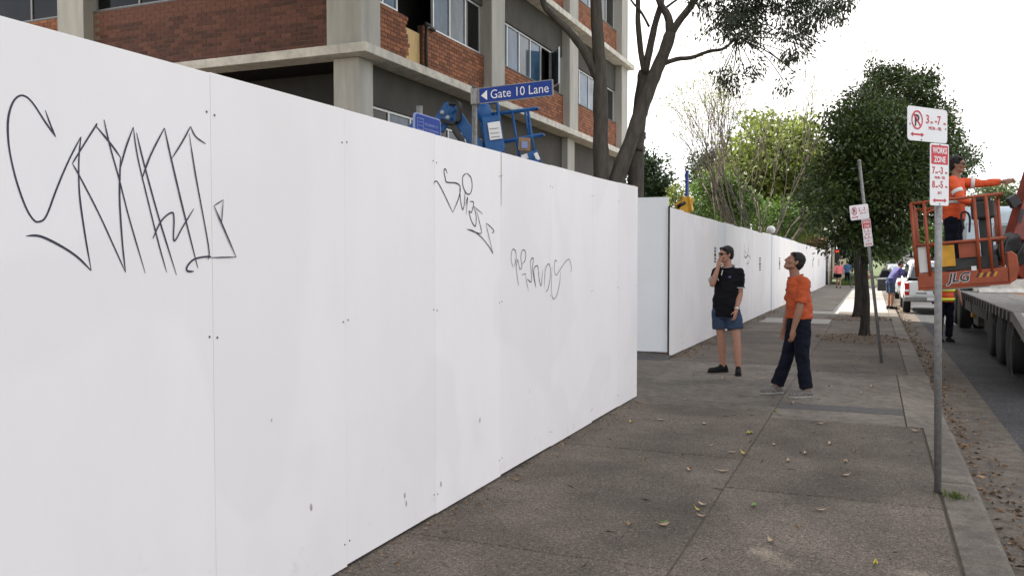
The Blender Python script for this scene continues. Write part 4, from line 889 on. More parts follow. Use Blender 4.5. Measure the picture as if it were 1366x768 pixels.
def wheel(x, y, r, wd, parent, z=None, rim='rim_grey', sgn=-1):
    z = RZ+r if z is None else z
    w_ = MB().lathe([(r*.56, -wd/2), (r*.93, -wd/2+.005), (r, -wd*.36), (r, wd*.36), (r*.93, wd/2-.005), (r*.56, wd/2)], (0, 0, 0), 'x', 26).build('wheel', 'rubber', parent, smooth=True); w_.location = (x, y, z)
    MB().lathe([(.02, sgn*wd*.33), (r*.16, sgn*wd*.42), (r*.2, sgn*wd*.3), (r*.45, sgn*wd*.22), (r*.55, sgn*wd*.49), (r*.6, sgn*wd*.49), (r*.6, -sgn*wd*.3), (.02, -sgn*wd*.3)], (0, 0, 0), 'x', 22).build('rim', rim, w_, smooth=True)
    return w_
for y in (14.95, 16.12, 17.29):
    for x, s in ((x0+.16, -1), (x0+.47, -1), (x1-.16, 1), (x1-.47, 1)): wheel(x, y, .43, .26, tr, sgn=s)
    Q((x0+.5, x1-.5, y-.06, y+.06, .24, .36), 'axle', 'trailer_dark', tr)
    pts = [(x0+.03, y+.5*math.cos(a), .3+.5*math.sin(a)) for a in np.linspace(.35, 2.8, 9)]; gd = MB(); gd.tube(pts, .014, 5); gd.build('mudguard', 'trailer_dark', tr)
# beavertail and ribbed ramp
bt = MB(); bt.prism([(x0, y0-.006, zd-.17), (x0, y0-.006, zd), (x0, 12.1, .42), (x0, 12.1, .26)], (.1, 0, 0)); bt.build('tail_rail', 'deck', tr)
bt = MB(); bt.prism([(x1-.1, y0-.006, zd-.17), (x1-.1, y0-.006, zd), (x1-.1, 12.1, .42), (x1-.1, 12.1, .26)], (.1, 0, 0)); bt.build('tail_rail', 'deck', tr)
bt = MB(); bt.prism([(x0+.103, y0-.006, zd-.05), (x0+.103, y0-.006, zd-.012), (x0+.103, 12.1, .40), (x0+.103, 12.1, .36)], (x1-x0-.206, 0, 0)); bt.build('tail_deck', 'jlg_white' if 0 else 'cab_dirty', tr)
for i in range(9):
    y = y0-.2-i*.24; z = zd-.012-(y0-y)/(y0-12.1)*(zd-.012-.4); Q((x0+.12, x1-.12, y-.02, y+.02, z-.01, z+.025), 'tail_rib', 'trailer_dark', tr)
rp = MB()
Q((x0+.05, x1-.05, 12.15, 12.22, .0, .30), 'rear_bumper', 'trailer_dark', tr); 
for k in range(3): Q((x0-.004, x0+.03, 12.13, 12.145, .28+0*k, .36), 'tail_lamp', 'lamp_red', tr) if k == 0 else None
ch = MB(); ch.tube(catmull([(x0-.02, 14.15, zd-.2), (x0-.05, 14.1, .3), (x0-.03, 14.12, -.05), (x0+.01, 14.05, -.1)], 5), .014, 5); ch.build('chain', 'trailer_dark', tr)
for y in (18.9, 20.9): Q((x0+.2, x0+.75, y, y+.9, .12, .6), 'tool_box', 'trailer_dark', tr, bevel=.02)
Q((x0+.12, x0+.2, 21.3, 21.5, .3, .62), 'yellow_marker', 'jlg_yellow', tr)
# gooseneck
gn = MB(); gn.prism([(2.2, 22.0, zd+.002), (2.2, 23.0, 1.42), (2.2, 24.9, 1.42), (2.2, 24.9, 1.18), (2.2, 23.1, 1.15), (2.2, 22.902, zd+.002)], (1.9, 0, 0)); gn.build('gooseneck', 'cab_dirty', tr, bevel=.015)
Q((2.1, 4.2, 22.15, 22.3, zd+.003, 1.38), 'headboard', 'cab_dirty', tr, bevel=.01)
settle(tr, (3, 18.5, RZ))
# prime mover
pm = thing('truck', 'pale blue-white prime mover cab with orange roof beacon ahead of the trailer', 'truck')
Q((2.35, 3.9, 23.0, 29.2, .5, .85), 'chassis', 'trailer_dark', pm)
for y in (23.75, 25.05):
    for x, s in ((2.08, -1), (2.4, -1), (3.9, 1), (4.2, 1)): wheel(x, y, .5, .28, pm, sgn=s)
for x, s in ((2.1, -1), (4.2, 1)): wheel(x, 28.6, .5, .3, pm, sgn=s)
cabp = [(1.98, 25.9, .95), (1.98, 25.9, 2.82), (1.98, 26.05, 2.95), (1.98, 27.6, 2.95), (1.98, 28.15, 2.1), (1.98, 29.6, 1.9), (1.98, 29.7, .6), (1.98, 27.7, .6), (1.98, 27.6, .95)]
cb = MB(); cb.prism(cabp, (2.4, 0, 0)); cb.build('cab', 'cab_paint', pm, bevel=.06)
q = MB()
for bx in ((2.25, 4.1, 25.885, 25.9, 2.48, 2.5), (2.25, 4.1, 25.885, 25.9, 1.5, 1.52), (2.25, 2.27, 25.885, 25.9, 1.52, 2.48), (4.08, 4.1, 25.885, 25.9, 1.52, 2.48)): q.box(*bx)
q.build('rear_panel_seam', 'lift_grey', pm)
Q((2.9, 3.7, 25.88, 25.893, 2.1, 2.44), 'rear_window', 'car_glass', pm); Q((1.97, 1.985, 26.6, 27.6, 1.95, 2.6), 'side_window', 'car_glass', pm)
MB().lathe([(.10, 0), (.10, .04), (.085, .06), (.08, .17), (.05, .21), (.0, .22)], (2.72, 26.2, 2.95), n=18).build('beacon', 'beacon', pm, smooth=True)
for x in (2.15, 4.3): MB().tube([(x, 25.75, .9), (x, 25.75, 3.2)], .06, 10).build('exhaust_stack', 'steel_post', pm, smooth=True)
for k, r_ in enumerate((.17, .22)): MB().tube([(3.05+.5*k+r_*math.cos(a), 25.6, 1.75+r_*math.sin(a)) for a in np.linspace(0, 6.2, 20)], .016, 5).build('air_hose', 'lift_hose', pm)
MB().tube(catmull([(3.05, 25.6, 1.55), (3.1, 25.3, 1.5), (3.0, 24.6, 1.45)], 4), .016, 5).build('air_hose', 'lift_hose', pm)
Q((2.5, 3.9, 25.55, 25.7, .9, 1.3), 'valve_box', 'lift_grey', pm, bevel=.02)
settle(pm, (3.1, 26, RZ))

# ================================================================== orange boom lift whose basket hangs beside the trailer
jl = thing('boom_lift', 'orange boom lift on the trailer, its railed basket hanging over the road', 'boom lift')
by_ = Vector((math.sin(math.radians(4)), math.cos(math.radians(4)), 0)); roll = Matrix.Rotation(math.radians(-5.4), 3, by_)
BO = at_d(1225, 384, 11.8); bx_, bz_ = roll @ Vector((by_.y, -by_.x, 0)), roll @ Vector((0, 0, 1))
MBK = Matrix.Identity(4)
for i in range(3): MBK[i][0], MBK[i][1], MBK[i][2], MBK[i][3] = bx_[i], by_[i], bz_[i], BO[i]
def K(x, y, z): return MBK @ Vector((x, y, z))
def kbox(q, name, m, bevel=.0, parent=None): return MB().box(*q, M=MBK).build(name, m, parent or jl, bevel=bevel)
Wk, Lk, Hk = 1.08, 1.9, 1.16
kp = kbox((0, Wk, -.012, .02, -.005, .19), 'kick_panel', 'jlg_orange', .008); kbox((0, .03, .022, Lk, 0, .19), 'kick_panel', 'jlg_orange', .006); kbox((Wk-.03, Wk, .022, Lk, 0, .19), 'kick_panel', 'jlg_orange', .006); kbox((0, Wk, Lk+.002, Lk+.03, 0, .19), 'kick_panel', 'jlg_orange', .006)
kbox((.033, Wk-.033, .023, Lk-.002, .0, .035), 'platform_floor', 'jlg_dark'); kbox((-.005, Wk+.02, -.02, Lk, -.035, -.008), 'underframe', 'jlg_orange', .005); kbox((.06, Wk*.8, .05, .4, -.055, -.037), 'under_plate', 'jlg_white')
Mt = MBK @ frame(Vector((.37, -.0135, .045)), (1, 0, 0), (0, 0, 1))
text('lettering', 'JLG', .17, Mt @ Matrix.Translation((0, 0, .0)), 'sign_white', kp, .009, shear=.25, xs=1.0); text('lettering', 'JLG', .17, Mt @ Matrix.Translation((.0, .002, .0018)), 'jlg_dark', kp, .0045, shear=.25)
for i in range(6):
    q = MB(); a = .70+i*.042; q.add([K(a, -.0135, .085), K(a+.024, -.0135, .085), K(a+.054, -.0135, .145), K(a+.03, -.0135, .145)], [(0, 1, 2, 3)]); q.build('hazard_stripe', 'jlg_yellow' if i % 2 else 'sign_black', kp)
rails = [((0, 0, Hk), (Wk, 0, Hk)), ((0, 0, .58), (Wk, 0, .58)), ((0, Lk, Hk), (Wk, Lk, Hk)), ((0, Lk, .58), (Wk, Lk, .58)), ((0, 0, Hk), (0, Lk, Hk)), ((Wk, 0, Hk), (Wk, Lk, Hk)), ((0, 0, .58), (0, Lk, .58)), ((Wk, 0, .58), (Wk, Lk, .58))]
for a, b_ in rails: MB().tube([K(*a), K(*b_)], .021, 8).build('rail', 'jlg_orange', jl, smooth=True)
for a in ((0, 0), (.16, 0), (.76, 0), (.9, 0), (Wk, Lk), (0, Lk), (.5, Lk), (0, .95), (Wk, .95)): MB().tube([K(a[0], a[1], .15), K(a[0], a[1], Hk)], .023, 8).build('rail_post', 'jlg_orange', jl, smooth=True)
MB().tube(catmull([K(.16, .02, .62), K(.15, .02, .9), K(.2, .02, 1.02), K(.3, .02, 1.04)], 5), .017, 7).build('gate_hoop', 'jlg_orange', jl, smooth=True)
kbox((.03, .15, .03, .09, .2, .6), 'white_panel', 'jlg_white', .008); kbox((.3, .48, .04, .06, .26, .55), 'yellow_panel', 'jlg_yellow', .004); kbox((.53, .76, .03, .05, .36, .56), 'orange_panel', 'jlg_orange', .004); kbox((.3, .98, .075, .1, .2, .36), 'dark_panel', 'jlg_dark', .004)
kbox((.66, .72, -.03, -.022, .18, .24), 'tag_plate', 'jlg_white')
kbox((.72, 1.0, .1, .38, .86, 1.1), 'control_console', 'jlg_dark', .03); kbox((.74, .96, .12, .3, 1.102, 1.15), 'console_lid', 'jlg_dark', .01); kbox((.80, .95, .2, .34, .2, .858), 'console_stand', 'jlg_dark', .01)
for i in range(3): MB().tube([K(.78+.07*i, .17, 1.15), K(.78+.07*i, .17, 1.2)], .01, 6).build('joystick', 'jlg_dark', jl)
MB().tube(catmull([K(.62, .3, .75), K(.6, .3, .95), K(.66, .3, .98), K(.7, .3, .9), K(.68, .3, .7)], 6), .014, 6).build('cable', 'lift_hose', jl, smooth=True)
# mount, jib and boom
q = MB(); q.prism([K(Wk+.004, -.02, -.03), K(Wk+.09, -.02, .02), K(Wk+.13, -.02, .15), K(Wk+.12, -.02, .34), K(Wk+.06, -.02, .4), K(Wk+.004, -.02, .38)], by_*.5); q.build('rotator_bracket', 'jlg_orange', jl, bevel=.015)
q = MB(); q.bar(at_d(1318, 342, 12.4), at_d(1352, 330, 12.7), .22, .2); q.build('rotator', 'jlg_dark', jl, bevel=.02)
for i in range(6): MB().ell(at_d(1313+3.6*(i % 3), 333+8*(i//3), 12.2), (.022, .02, .022), nu=8, nv=6).build('valve', 'steel_post', jl)
q = MB(); q.bar(at_d(1352, 366, 12.75), at_d(1430, 262, 12.9), .2, .24); q.build('jib', 'jlg_boom', jl, bevel=.02)
q = MB(); q.bar(at_d(1357, 322, 12.6), at_d(1424, 100, 12.9), .27, .3, up=tuple(_R)); q.build('boom', 'jlg_boom', jl, bevel=.02)
q = MB(); q.bar(at_d(1346, 314, 12.5), at_d(1354, 352, 12.7), .2, .24, up=tuple(_R)); q.build('knuckle', 'jlg_dark', jl, bevel=.03)
q = MB(); q.tube([at_d(1352, 350, 12.45), at_d(1385, 290, 12.6)], .035, 8); q.build('cylinder', 'jlg_dark', jl, smooth=True)
q = MB(); q.bar(at_d(1359, 297, 12.4), at_d(1364, 279, 12.4), .06, .012, up=tuple(_F)); q.build('access_hole', 'jlg_dark', jl)
q = MB(); q.bar(at_d(1348, 262, 12.6), at_d(1356, 275, 12.6), .1, .14); q.build('work_light', 'jlg_dark', jl, bevel=.01)
for k in range(3): MB().tube(catmull([at_d(1336+5*k, 315, 12.35), at_d(1332+4*k, 335, 12.3), at_d(1340+4*k, 352, 12.35), at_d(1350+3*k, 345, 12.5)], 5), .018, 6).build('hose', 'lift_hose', jl, smooth=True)
E1 = at_d(1424, 100, 12.9); cx_, cy_ = 3.35, 15.2
q = MB(); q.bar(E1, (cx_+.2, cy_+2.5, 2.6), .3, .34); q.build('lower_boom', 'jlg_boom', jl, bevel=.02); q = MB(); q.bar(at_d(1420, 250, 12.9), E1, .16, .2); q.build('link_arm', 'jlg_boom', jl, bevel=.02)
Q((cx_-.55, cx_+.6, cy_-1.0, cy_+2.8, 1.35, 2.3), 'turret', 'jlg_orange', jl, bevel=.06); Q((cx_-.6, cx_+.6, cy_-1.0, cy_+1.6, .98, 1.28), 'chassis', 'jlg_dark', jl, bevel=.03); MB().lathe([(.4, 1.285), (.4, 1.345)], (cx_, cy_+.5, 0), n=24).build('slew_ring', 'jlg_dark', jl)
for x, s in ((cx_-.55, -1), (cx_+.6, 1)):
    for y in (cy_-.7, cy_+1.3): wheel(x, y, .38, .28, jl, z=zd+.38, rim='jlg_orange', sgn=s)
settle(jl, (cx_, cy_, zd))

# ================================================================== cars
def ring_pts(hw, hwt, z0, zb, zt):
    """half cross-section: sill, belly, belt, roof"""
    return [(hw*.86, z0), (hw*.97, z0+.1), (hw, z0+(zb-z0)*.55), (hw*.97, zb), (hwt, zt-.05), (hwt*.86, zt)]
def loft(mb, st):
    rings = []
    for y, hw, hwt, z0, zb, zt in st:
        h = ring_pts(hw, hwt, z0, zb, zt); rings.append([(x, y, z) for x, z in h]+[(-x, y, z) for x, z in reversed(h)])
    n = len(rings[0]); mb.add([p for r in rings for p in r], [(i*n+j, i*n+(j+1) % n, (i+1)*n+(j+1) % n, (i+1)*n+j) for i in range(len(rings)-1) for j in range(n)]+[tuple(range(n-1, -1, -1)), tuple((len(rings)-1)*n+j for j in range(n))])
def hatch(label, x, y, paint, rz=0., L_=4.1, group='cars parked along the kerb', H=1.46, door=False):
    t = thing('parked_car' if group else 'car', label, 'car', (x, y, gz(y)+RZ), rz, group); k = L_/4.1; hw = .86
    m = MB(); loft(m, [(0, .74, .6, .32, .62, .82), (.06*k, .82, .62, .26, .8, .96), (.35*k, hw, .66, .24, .9, 1.30*H/1.46), (.8*k, hw, .68, .24, .92, H), (1.9*k, hw, .68, .24, .92, H), (2.5*k, hw, .66, .24, .92, H-.05), (3.05*k, hw, .72, .24, .9, .98), (3.7*k, .84, .7, .26, .78, .88), (4.02*k, .76, .6, .3, .6, .74), (4.1*k, .68, .5, .36, .5, .62)])
    m.build('body', paint, t, smooth=False, bevel=.03)
    g = MB(); zt = H-.07
    g.add([(-.54, .10*k, .98), (.54, .10*k, .98), (.52, .43*k, zt-.02), (-.52, .43*k, zt-.02)], [(0, 1, 2, 3)]); o = g.build('rear_window', 'car_glass', t); o.location = (0, -.035, .03)
    g = MB(); g.add([(-.6, 3.05*k, 1.0), (.6, 3.05*k, 1.0), (.54, 2.52*k, zt-.02), (-.54, 2.52*k, zt-.02)], [(0, 1, 2, 3)]); o = g.build('windscreen', 'car_glass', t); o.location = (0, .05, .03)
    for s in (-1, 1):
        for a, b_ in ((.55, 1.55), (1.62, 2.55)):
            g = MB(); g.add([(s*.835, a*k, .96), (s*.835, b_*k, .96), (s*.71, (b_-.12)*k if b_ < 2 else (b_-.3)*k, zt-.06), (s*.71, (a+.12)*k, zt-.06)], [(0, 1, 2, 3)]); o = g.build('side_window', 'car_glass', t); o.location = (s*.012, 0, 0)
        Q((s*.62-.13, s*.62+.13, -.012, .06*k, .64, .82), 'tail_lamp', 'lamp_red', t, bevel=.01); Q((s*.58-.13, s*.58+.13, 4.0*k, 4.075*k, .56, .68), 'headlight', 'lamp_white', t, bevel=.01)
        for yy in (.72*k, 3.3*k): wheel(s*.76, yy, .31, .2, t, z=.31, sgn=s)
        Q((s*.9-.07, s*.9+.07, 2.5*k, 2.58*k, .95, 1.07), 'wing_mirror', paint, t, bevel=.02)
    Q((-.72, .72, -.05, .05, .34, .52), 'bumper', paint, t, bevel=.03); Q((-.18, .18, -.058, -.052, .5, .6), 'number_plate', 'sign_white', t)
    if door:
        d = MB(); d.prism([(-.9, 2.5, .3), (-1.62, 2.18, .3), (-1.62, 2.18, .92), (-.9, 2.5, .95)], (.03, .07, 0)); dr = d.build('open_door', paint, t, bevel=.012); Q((-1.6, -.92, 2.1, 2.14, .3, .5), 'door_trim', 'car_trim', dr).location = (0, .1, 0)
        d = MB(); d.tube([(-.9, 2.52, .95), (-1.1, 2.42, 1.36), (-1.4, 2.28, 1.36), (-1.6, 2.2, .93)], .02, 6); d.build('door_frame', 'car_trim', dr); d = MB(); d.add([(-.92, 2.5, .95), (-1.12, 2.42, 1.34), (-1.39, 2.29, 1.34), (-1.58, 2.21, .93)], [(0, 1, 2, 3)]); d.build('door_glass', 'car_glass', dr)
        d = MB(); d.prism([(-.92, 2.47, .34), (-1.58, 2.17, .34), (-1.58, 2.17, .86), (-.92, 2.47, .88)], (-.01, -.02, 0)); d.build('door_lining', 'car_trim', dr)
    return t
hatch('silver parked car with its kerbside door open, ahead of the white ute', 1.78, 43.5, 'car_silver', door=True)
hatch('white parked car ahead of the one with the open door', 1.75, 51.5, 'car_white', H=1.42)
hatch('pale green parked car third ahead of the white ute', 1.72, 58.5, 'car_green', H=1.5)
hatch('dark blue parked car ahead of the pale green one', 1.75, 65.5, 'car_blue')
hatch('silver parked car farther up beyond the dark blue one', 1.75, 73, 'car_silver')
hatch('black parked car at the far end of the kerbside row', 1.75, 81, 'car_dark')
hatch('lone silver-blue car driving far up the road', 8.1, 172, 'car_silver', math.pi, group=None)
hatch('dark car parked at the far kerb up the road', 9.9, 205, 'car_dark', math.pi, group=None)
# white ute with canopy
u = thing('utility_vehicle', 'white utility pickup with tinted canopy window parked against the kerb', 'ute', (1.80, 31.0, gz(31)+RZ)); hw = .89
m = MB(); loft(m, [(0, .86, .8, .52, .9, 1.06), (.04, hw, .82, .5, .95, 1.1), (1.6, hw, .84, .46, .95, 1.12), (1.62, hw, .84, .34, .95, 1.12), (3.5, hw, .84, .3, .95, 1.12), (3.9, hw, .8, .34, .9, 1.08), (4.7, .86, .74, .36, .85, .98), (5.0, .8, .66, .42, .7, .86)]); m.build('body', 'car_white', u, bevel=.025)
m = MB(); loft(m, [(.06, .8, .66, 1.08, 1.12, 1.70), (.12, .82, .68, 1.08, 1.12, 1.76), (1.6, .82, .70, 1.08, 1.12, 1.78), (3.2, .82, .68, 1.08, 1.12, 1.74), (3.95, .8, .7, 1.06, 1.08, 1.12)]); m.build('canopy', 'car_white', u, bevel=.03)
g = MB(); g.add([(-.7, .028, 1.17), (.7, .028, 1.17), (.6, .068, 1.64), (-.6, .068, 1.64)], [(0, 1, 2, 3)]); g.build('rear_window', 'car_glass', u)
Q((-.12, .2, .0, .06, 1.74, 1.80), 'brake_lamp', 'car_trim', u, bevel=.01); Q((-.70, .70, -.012, .0, .62, 1.06), 'tailgate', 'car_white', u, bevel=.012); Q((-.88, .88, -.14, -.02, .42, .58), 'rear_bumper', 'steel_post', u, bevel=.03); Q((-.2, .2, -.15, -.143, .46, .56), 'number_plate', 'sign_white', u); Q((-.15, .15, -.024, -.014, .93, .99), 'tailgate_handle', 'car_trim', u); Q((-.52, -.2, -.02, -.0135, .67, .71), 'badge', 'steel_post', u); Q((-.06, .06, -.24, -.14, .36, .42), 'tow_ball', 'car_trim', u)
for s in (-1, 1):
    Q((s*.79-.07, s*.79+.07, -.022, .04, .62, 1.02), 'tail_lamp', 'lamp_red', u, bevel=.012); Q((s*.79-.06, s*.79+.06, -.027, -.0225, .74, .81), 'reverse_lamp', 'lamp_white', u)
    for yy in (.95, 4.05): wheel(s*.76, yy, .36, .24, u, z=.36, sgn=s)
    g = MB(); g.add([(s*.835, .3, 1.2), (s*.835, 1.5, 1.2), (s*.735, 1.5, 1.62), (s*.735, .35, 1.62)], [(0, 1, 2, 3)]); g.build('side_window', 'car_glass', u); g = MB(); g.add([(s*.835, 1.75, 1.16), (s*.835, 3.4, 1.16), (s*.735, 3.0, 1.64), (s*.735, 1.8, 1.64)], [(0, 1, 2, 3)]); g.build('side_window', 'car_glass', u); Q((s*.98-.1, s*.98+.1, 3.25, 3.35, 1.1, 1.3), 'wing_mirror', 'car_trim', u, bevel=.02)
Q((-.7, .7, .1, 3, .4, .47), 'underbody', 'car_trim', u)

# ================================================================== far things behind and beyond the hoarding
gl_ = thing('globe_lamp', 'white globe lamp on a pole just behind the far hoarding', 'lamp'); c = at_d(1028.5, 306.5, 27.5); MB().tube([(c.x, c.y, gz(c.y)-.05), (c.x, c.y, c.z-.12)], .04, 10).build('pole', 'steel_post', gl_, smooth=True); MB().ell(c, (.14, .14, .13), nu=18).build('globe', 'globe', gl_, smooth=True); settle(gl_, (c.x, c.y, gz(c.y)))
cn_ = thing('site_container', 'blue site container showing above the far hoarding', 'container'); a = at_d(1042, 316, 40); Q((a.x-2.4, a.x+.02, a.y-1.5, a.y+4.5, gz(a.y), a.z), 'body', 'container_blue', cn_, bevel=.02)
for i in range(14): Q((a.x+.022, a.x+.05, a.y-1.4+i*.42, a.y-1.2+i*.42, gz(a.y)+.15, a.z-.12), 'rib', 'container_blue', cn_)
settle(cn_, (a.x, a.y, gz(a.y)))
ex = thing('excavator', 'yellow excavator arm rising behind the corner of the far hoarding', 'excavator'); d = 24.
q = MB(); q.bar(at_d(907, 300, d), at_d(917, 264, d), .2, .34); q.build('arm', 'excavator', ex, bevel=.02); q = MB(); q.bar(at_d(917, 262, d), at_d(921, 282, d), .16, .22); q.bar(at_d(901, 276, d), at_d(916, 268, d), .14, .16); q.build('linkage', 'excavator', ex, bevel=.02)
q = MB(); q.tube([at_d(904, 276, d-.1), at_d(914, 270, d-.1)], .05, 8); q.build('ram', 'lift_hose', ex, smooth=True); e0 = at_d(907, 300, d)
Q((e0.x-2.2, e0.x-.3, e0.y, e0.y+2.2, .7, 1.9), 'house', 'excavator', ex, bevel=.06); q = MB(); q.bar((e0.x-.6, e0.y+.6, 1.5), at_d(908, 305, d), .22, .34); q.build('boom', 'excavator', ex, bevel=.02)
for s in (-2.3, -.6): Q((e0.x+s, e0.x+s+.4, e0.y-.4, e0.y+2.6, -.08, .6), 'track', 'rubber', ex, bevel=.18)
settle(ex, (e0.x-1.2, e0.y+1, -.08))
pp = MB(); c = at_d(916.5, 229, 27); pp.tube([(c.x, c.y, gz(c.y)-.1), tuple(c)], .055, 10); pp.lathe([(.06, c.z), (.06, c.z+.03)], (c.x, c.y, 0), n=10); tag(pp.build('steel_pole', 'sign_blue_dark', smooth=True), 'dark blue-grey pole standing beside the excavator arm', 'pole')
tl = thing('traffic_light', 'traffic signal showing red beyond the end of the far hoarding', 'traffic light'); c = at_d(1117, 337, 66); b0 = gz(c.y); MB().tube([(c.x, c.y, b0-.05), (c.x, c.y, c.z+.5)], .07, 10).build('pole', 'steel_post', tl, smooth=True); Q((c.x-.17, c.x+.17, c.y-.2, c.y-.03, c.z-.75, c.z+.3), 'housing', 'sign_black', tl, bevel=.02)
em = bpy.data.materials.new('signal_red'); em.use_nodes = True; em.node_tree.nodes['Principled BSDF'].inputs['Base Color'].default_value = (.5, .01, .01, 1); em.node_tree.nodes['Principled BSDF'].inputs['Emission Color'].default_value = (1, .03, .02, 1); em.node_tree.nodes['Principled BSDF'].inputs['Emission Strength'].default_value = .8; MATS['signal_red'] = em
for k, mm in ((0, 'signal_red'), (1, 'jlg_dark'), (2, 'jlg_dark')): MB().lathe([(.11, 0), (.11, .012)], (c.x, c.y-.215, c.z+.1-.33*k), 'y', 16).build('lens', mm, tl)
settle(tl, (c.x, c.y, b0))
pp = MB(); c = at_d(1106.7, 318, 64); pp.tube([(c.x, c.y, gz(c.y)-.1), tuple(c)], .085, 10); pp.lathe([(.1, c.z-.5), (.11, c.z-.4), (.11, c.z-.1), (.09, c.z)], (c.x, c.y, 0), n=10); tag(pp.build('white_pole', 'globe', smooth=True), 'white pole beside the end of the far hoarding', 'pole')
bn = MB(); c0 = at_z(1101, 374, -.35); bn.box(c0.x-.1, c0.x-.04, c0.y+2.2, c0.y+3.4, gz(64), gz(64)+2.1); tag(bn.build('blue_banner', 'sign_blue_dark'), 'dark blue board standing past the end of the far hoarding', 'board')
fc = thing('corner_fence', 'tan paling fence at the far street corner', 'fence'); fx0 = at_d(1122, 350, 72)
for i in range(40):
    y = 67+i*.42; Q((-2.35, -2.31, y, y+.4, gz(y)-.02, gz(y)+1.75+random.uniform(-.02, .02)), 'paling', 'fence_tan', fc)
for z in (.4, 1.4): Q((-2.40, -2.352, 67, 83.8, gz(70)+z, gz(70)+z+.08), 'fence_rail', 'fence_tan', fc)
settle(fc, (-2.3, 67, gz(67)))
k = 2600; P = np.stack([U(-2.25, -.9, k), U(63, 80, k), np.full(k, gz(70)-.02)], 1); o = leaf_mesh('grass_verge', P, RNG.normal(size=(k, 3))*.4+np.array([0, 0, 1]), U(.1, .4, k), .05, 'leaf_mid'); o['kind'] = 'stuff'; tag(o, 'green grass verge along the tan paling fence', 'grass')
def house(label, x0, x1, y0, y1, h, wall, ridge):
    t = thing('house', label, 'house'); z = gz(y0)-.2; Q((x0, x1, y0, y1, z, z+h), 'wall', wall, t); q = MB(); xm = (x0+x1)/2; q.prism([(x0-.4, y0-.4, z+h+.002), (x1+.4, y0-.4, z+h+.002), (xm, y0-.4, z+h+ridge)], (0, y1-y0+.8, 0)); q.build('roof', 'roof_tile', t)
    for xx in (x0+(x1-x0)*.25, x0+(x1-x0)*.7):
        w_ = Q((xx-.6, xx+.6, y0-.05, y0-.002, z+1.0, z+2.3), 'window', 'window_frame', t); Q((xx-.52, xx-.03, y0-.062, y0-.052, z+1.08, z+2.22), 'pane', 'pane_dark', w_); Q((xx+.03, xx+.52, y0-.062, y0-.052, z+1.08, z+2.22), 'pane', 'pane_dark', w_)
    yw = y0+2
    while yw < y1-1:
        w_ = Q((x1+.002, x1+.05, yw-.6, yw+.6, z+1.0, z+2.3), 'window', 'window_frame', t); Q((x1+.052, x1+.06, yw-.52, yw+.52, z+1.08, z+2.22), 'pane', 'pane_dark', w_); yw += 3
    settle(t, ((x0+x1)/2, y0, z))
house('brown cottage wall behind the tan corner fence', -10, -3.4, 70, 82, 3.2, 'house_brown', 1.6); house('cream house past the brown cottage', -11, -3.6, 88, 102, 3.4, 'house_wall', 1.8); house('cream house farther up the left side of the road', -11, -3.5, 112, 126, 3.6, 'house_wall', 1.8)
house('cream house across the road far behind the truck', 15.5, 24, 95, 108, 3.2, 'house_wall', 1.8); house('brown house across the road farther on', 15.5, 24, 135, 150, 3.4, 'house_brown', 1.8)
# ================================================================== people
def remesh(name, mb, voxel, m, parent, smooth=4, fold=0., fscale=(9, 9, 4), seed=0.):
    """fuse overlapping limbs into one continuous skin"""
    o = mb.build(name+'_src', m); r = o.modifiers.new('r', 'REMESH'); r.mode = 'VOXEL'; r.voxel_size = voxel; s = o.modifiers.new('s', 'SMOOTH'); s.factor = .5; s.iterations = smooth
    dg = bpy.context.evaluated_depsgraph_get(); me = bpy.data.meshes.new_from_object(o.evaluated_get(dg)); me.name = name; src = o.data; bpy.data.objects.remove(o); bpy.data.meshes.remove(src)
    if fold:
        nr = [v.normal.copy() for v in me.vertices]
        for v, n in zip(me.vertices, nr):
            p = Vector((v.co.x*fscale[0]+seed, v.co.y*fscale[1], v.co.z*fscale[2])); q = mnoise.noise(p)+.5*mnoise.noise(p*2.3+Vector((3, 1, 7))); v.co += n*(q*fold)
    me.materials.clear(); return link(name, me, m, parent, smooth=True)
def cone(mb, p, q, r1, r2, n=18, sq=None):
    """open-ended looking sleeve: flat ends"""
    p, q = Vector(p), Vector(q); d = (q-p).normalized(); r0 = Vector((.31, .22, .93)).normalized(); r0 = r0 if abs(d.dot(r0)) < .95 else Vector((1, 0, 0)); a = d.cross(r0).normalized(); b = d.cross(a); vs = []
    for k in range(5):
        c = p.lerp(q, k/4); r = r1+(r2-r1)*k/4
        for j in range(n):
            t = 2*math.pi*j/n; e = (a*math.cos(t)+b*math.sin(t))*r
            if sq: ax = Vector(sq[0]).normalized(); e = e-ax*(e.dot(ax)*(1-sq[1]))
            vs.append(c+e)
    mb.add(vs, [(i*n+j, i*n+(j+1) % n, (i+1)*n+(j+1) % n, (i+1)*n+j) for i in range(4) for j in range(n)]+[tuple(range(n-1, -1, -1)), tuple(4*n+j for j in range(n))])
def trunk_rings(mb, rings, ax, cap=True, n=22):
    """stacked ellipses: (centre, half width along ax, half depth)"""
    vs = []
    for c, rw, rd, yaw in rings:
        a = Vector((math.cos(yaw), math.sin(yaw), 0)); b = Vector((-math.sin(yaw), math.cos(yaw), 0))
        for j in range(n): t = 2*math.pi*j/n; vs.append(Vector(c)+a*rw*math.cos(t)+b*rd*math.sin(t))
    k = len(rings); mb.add(vs, [(i*n+j, i*n+(j+1) % n, (i+1)*n+(j+1) % n, (i+1)*n+j) for i in range(k-1) for j in range(n)]+[tuple(range(n-1, -1, -1)), tuple((k-1)*n+j for j in range(n))])
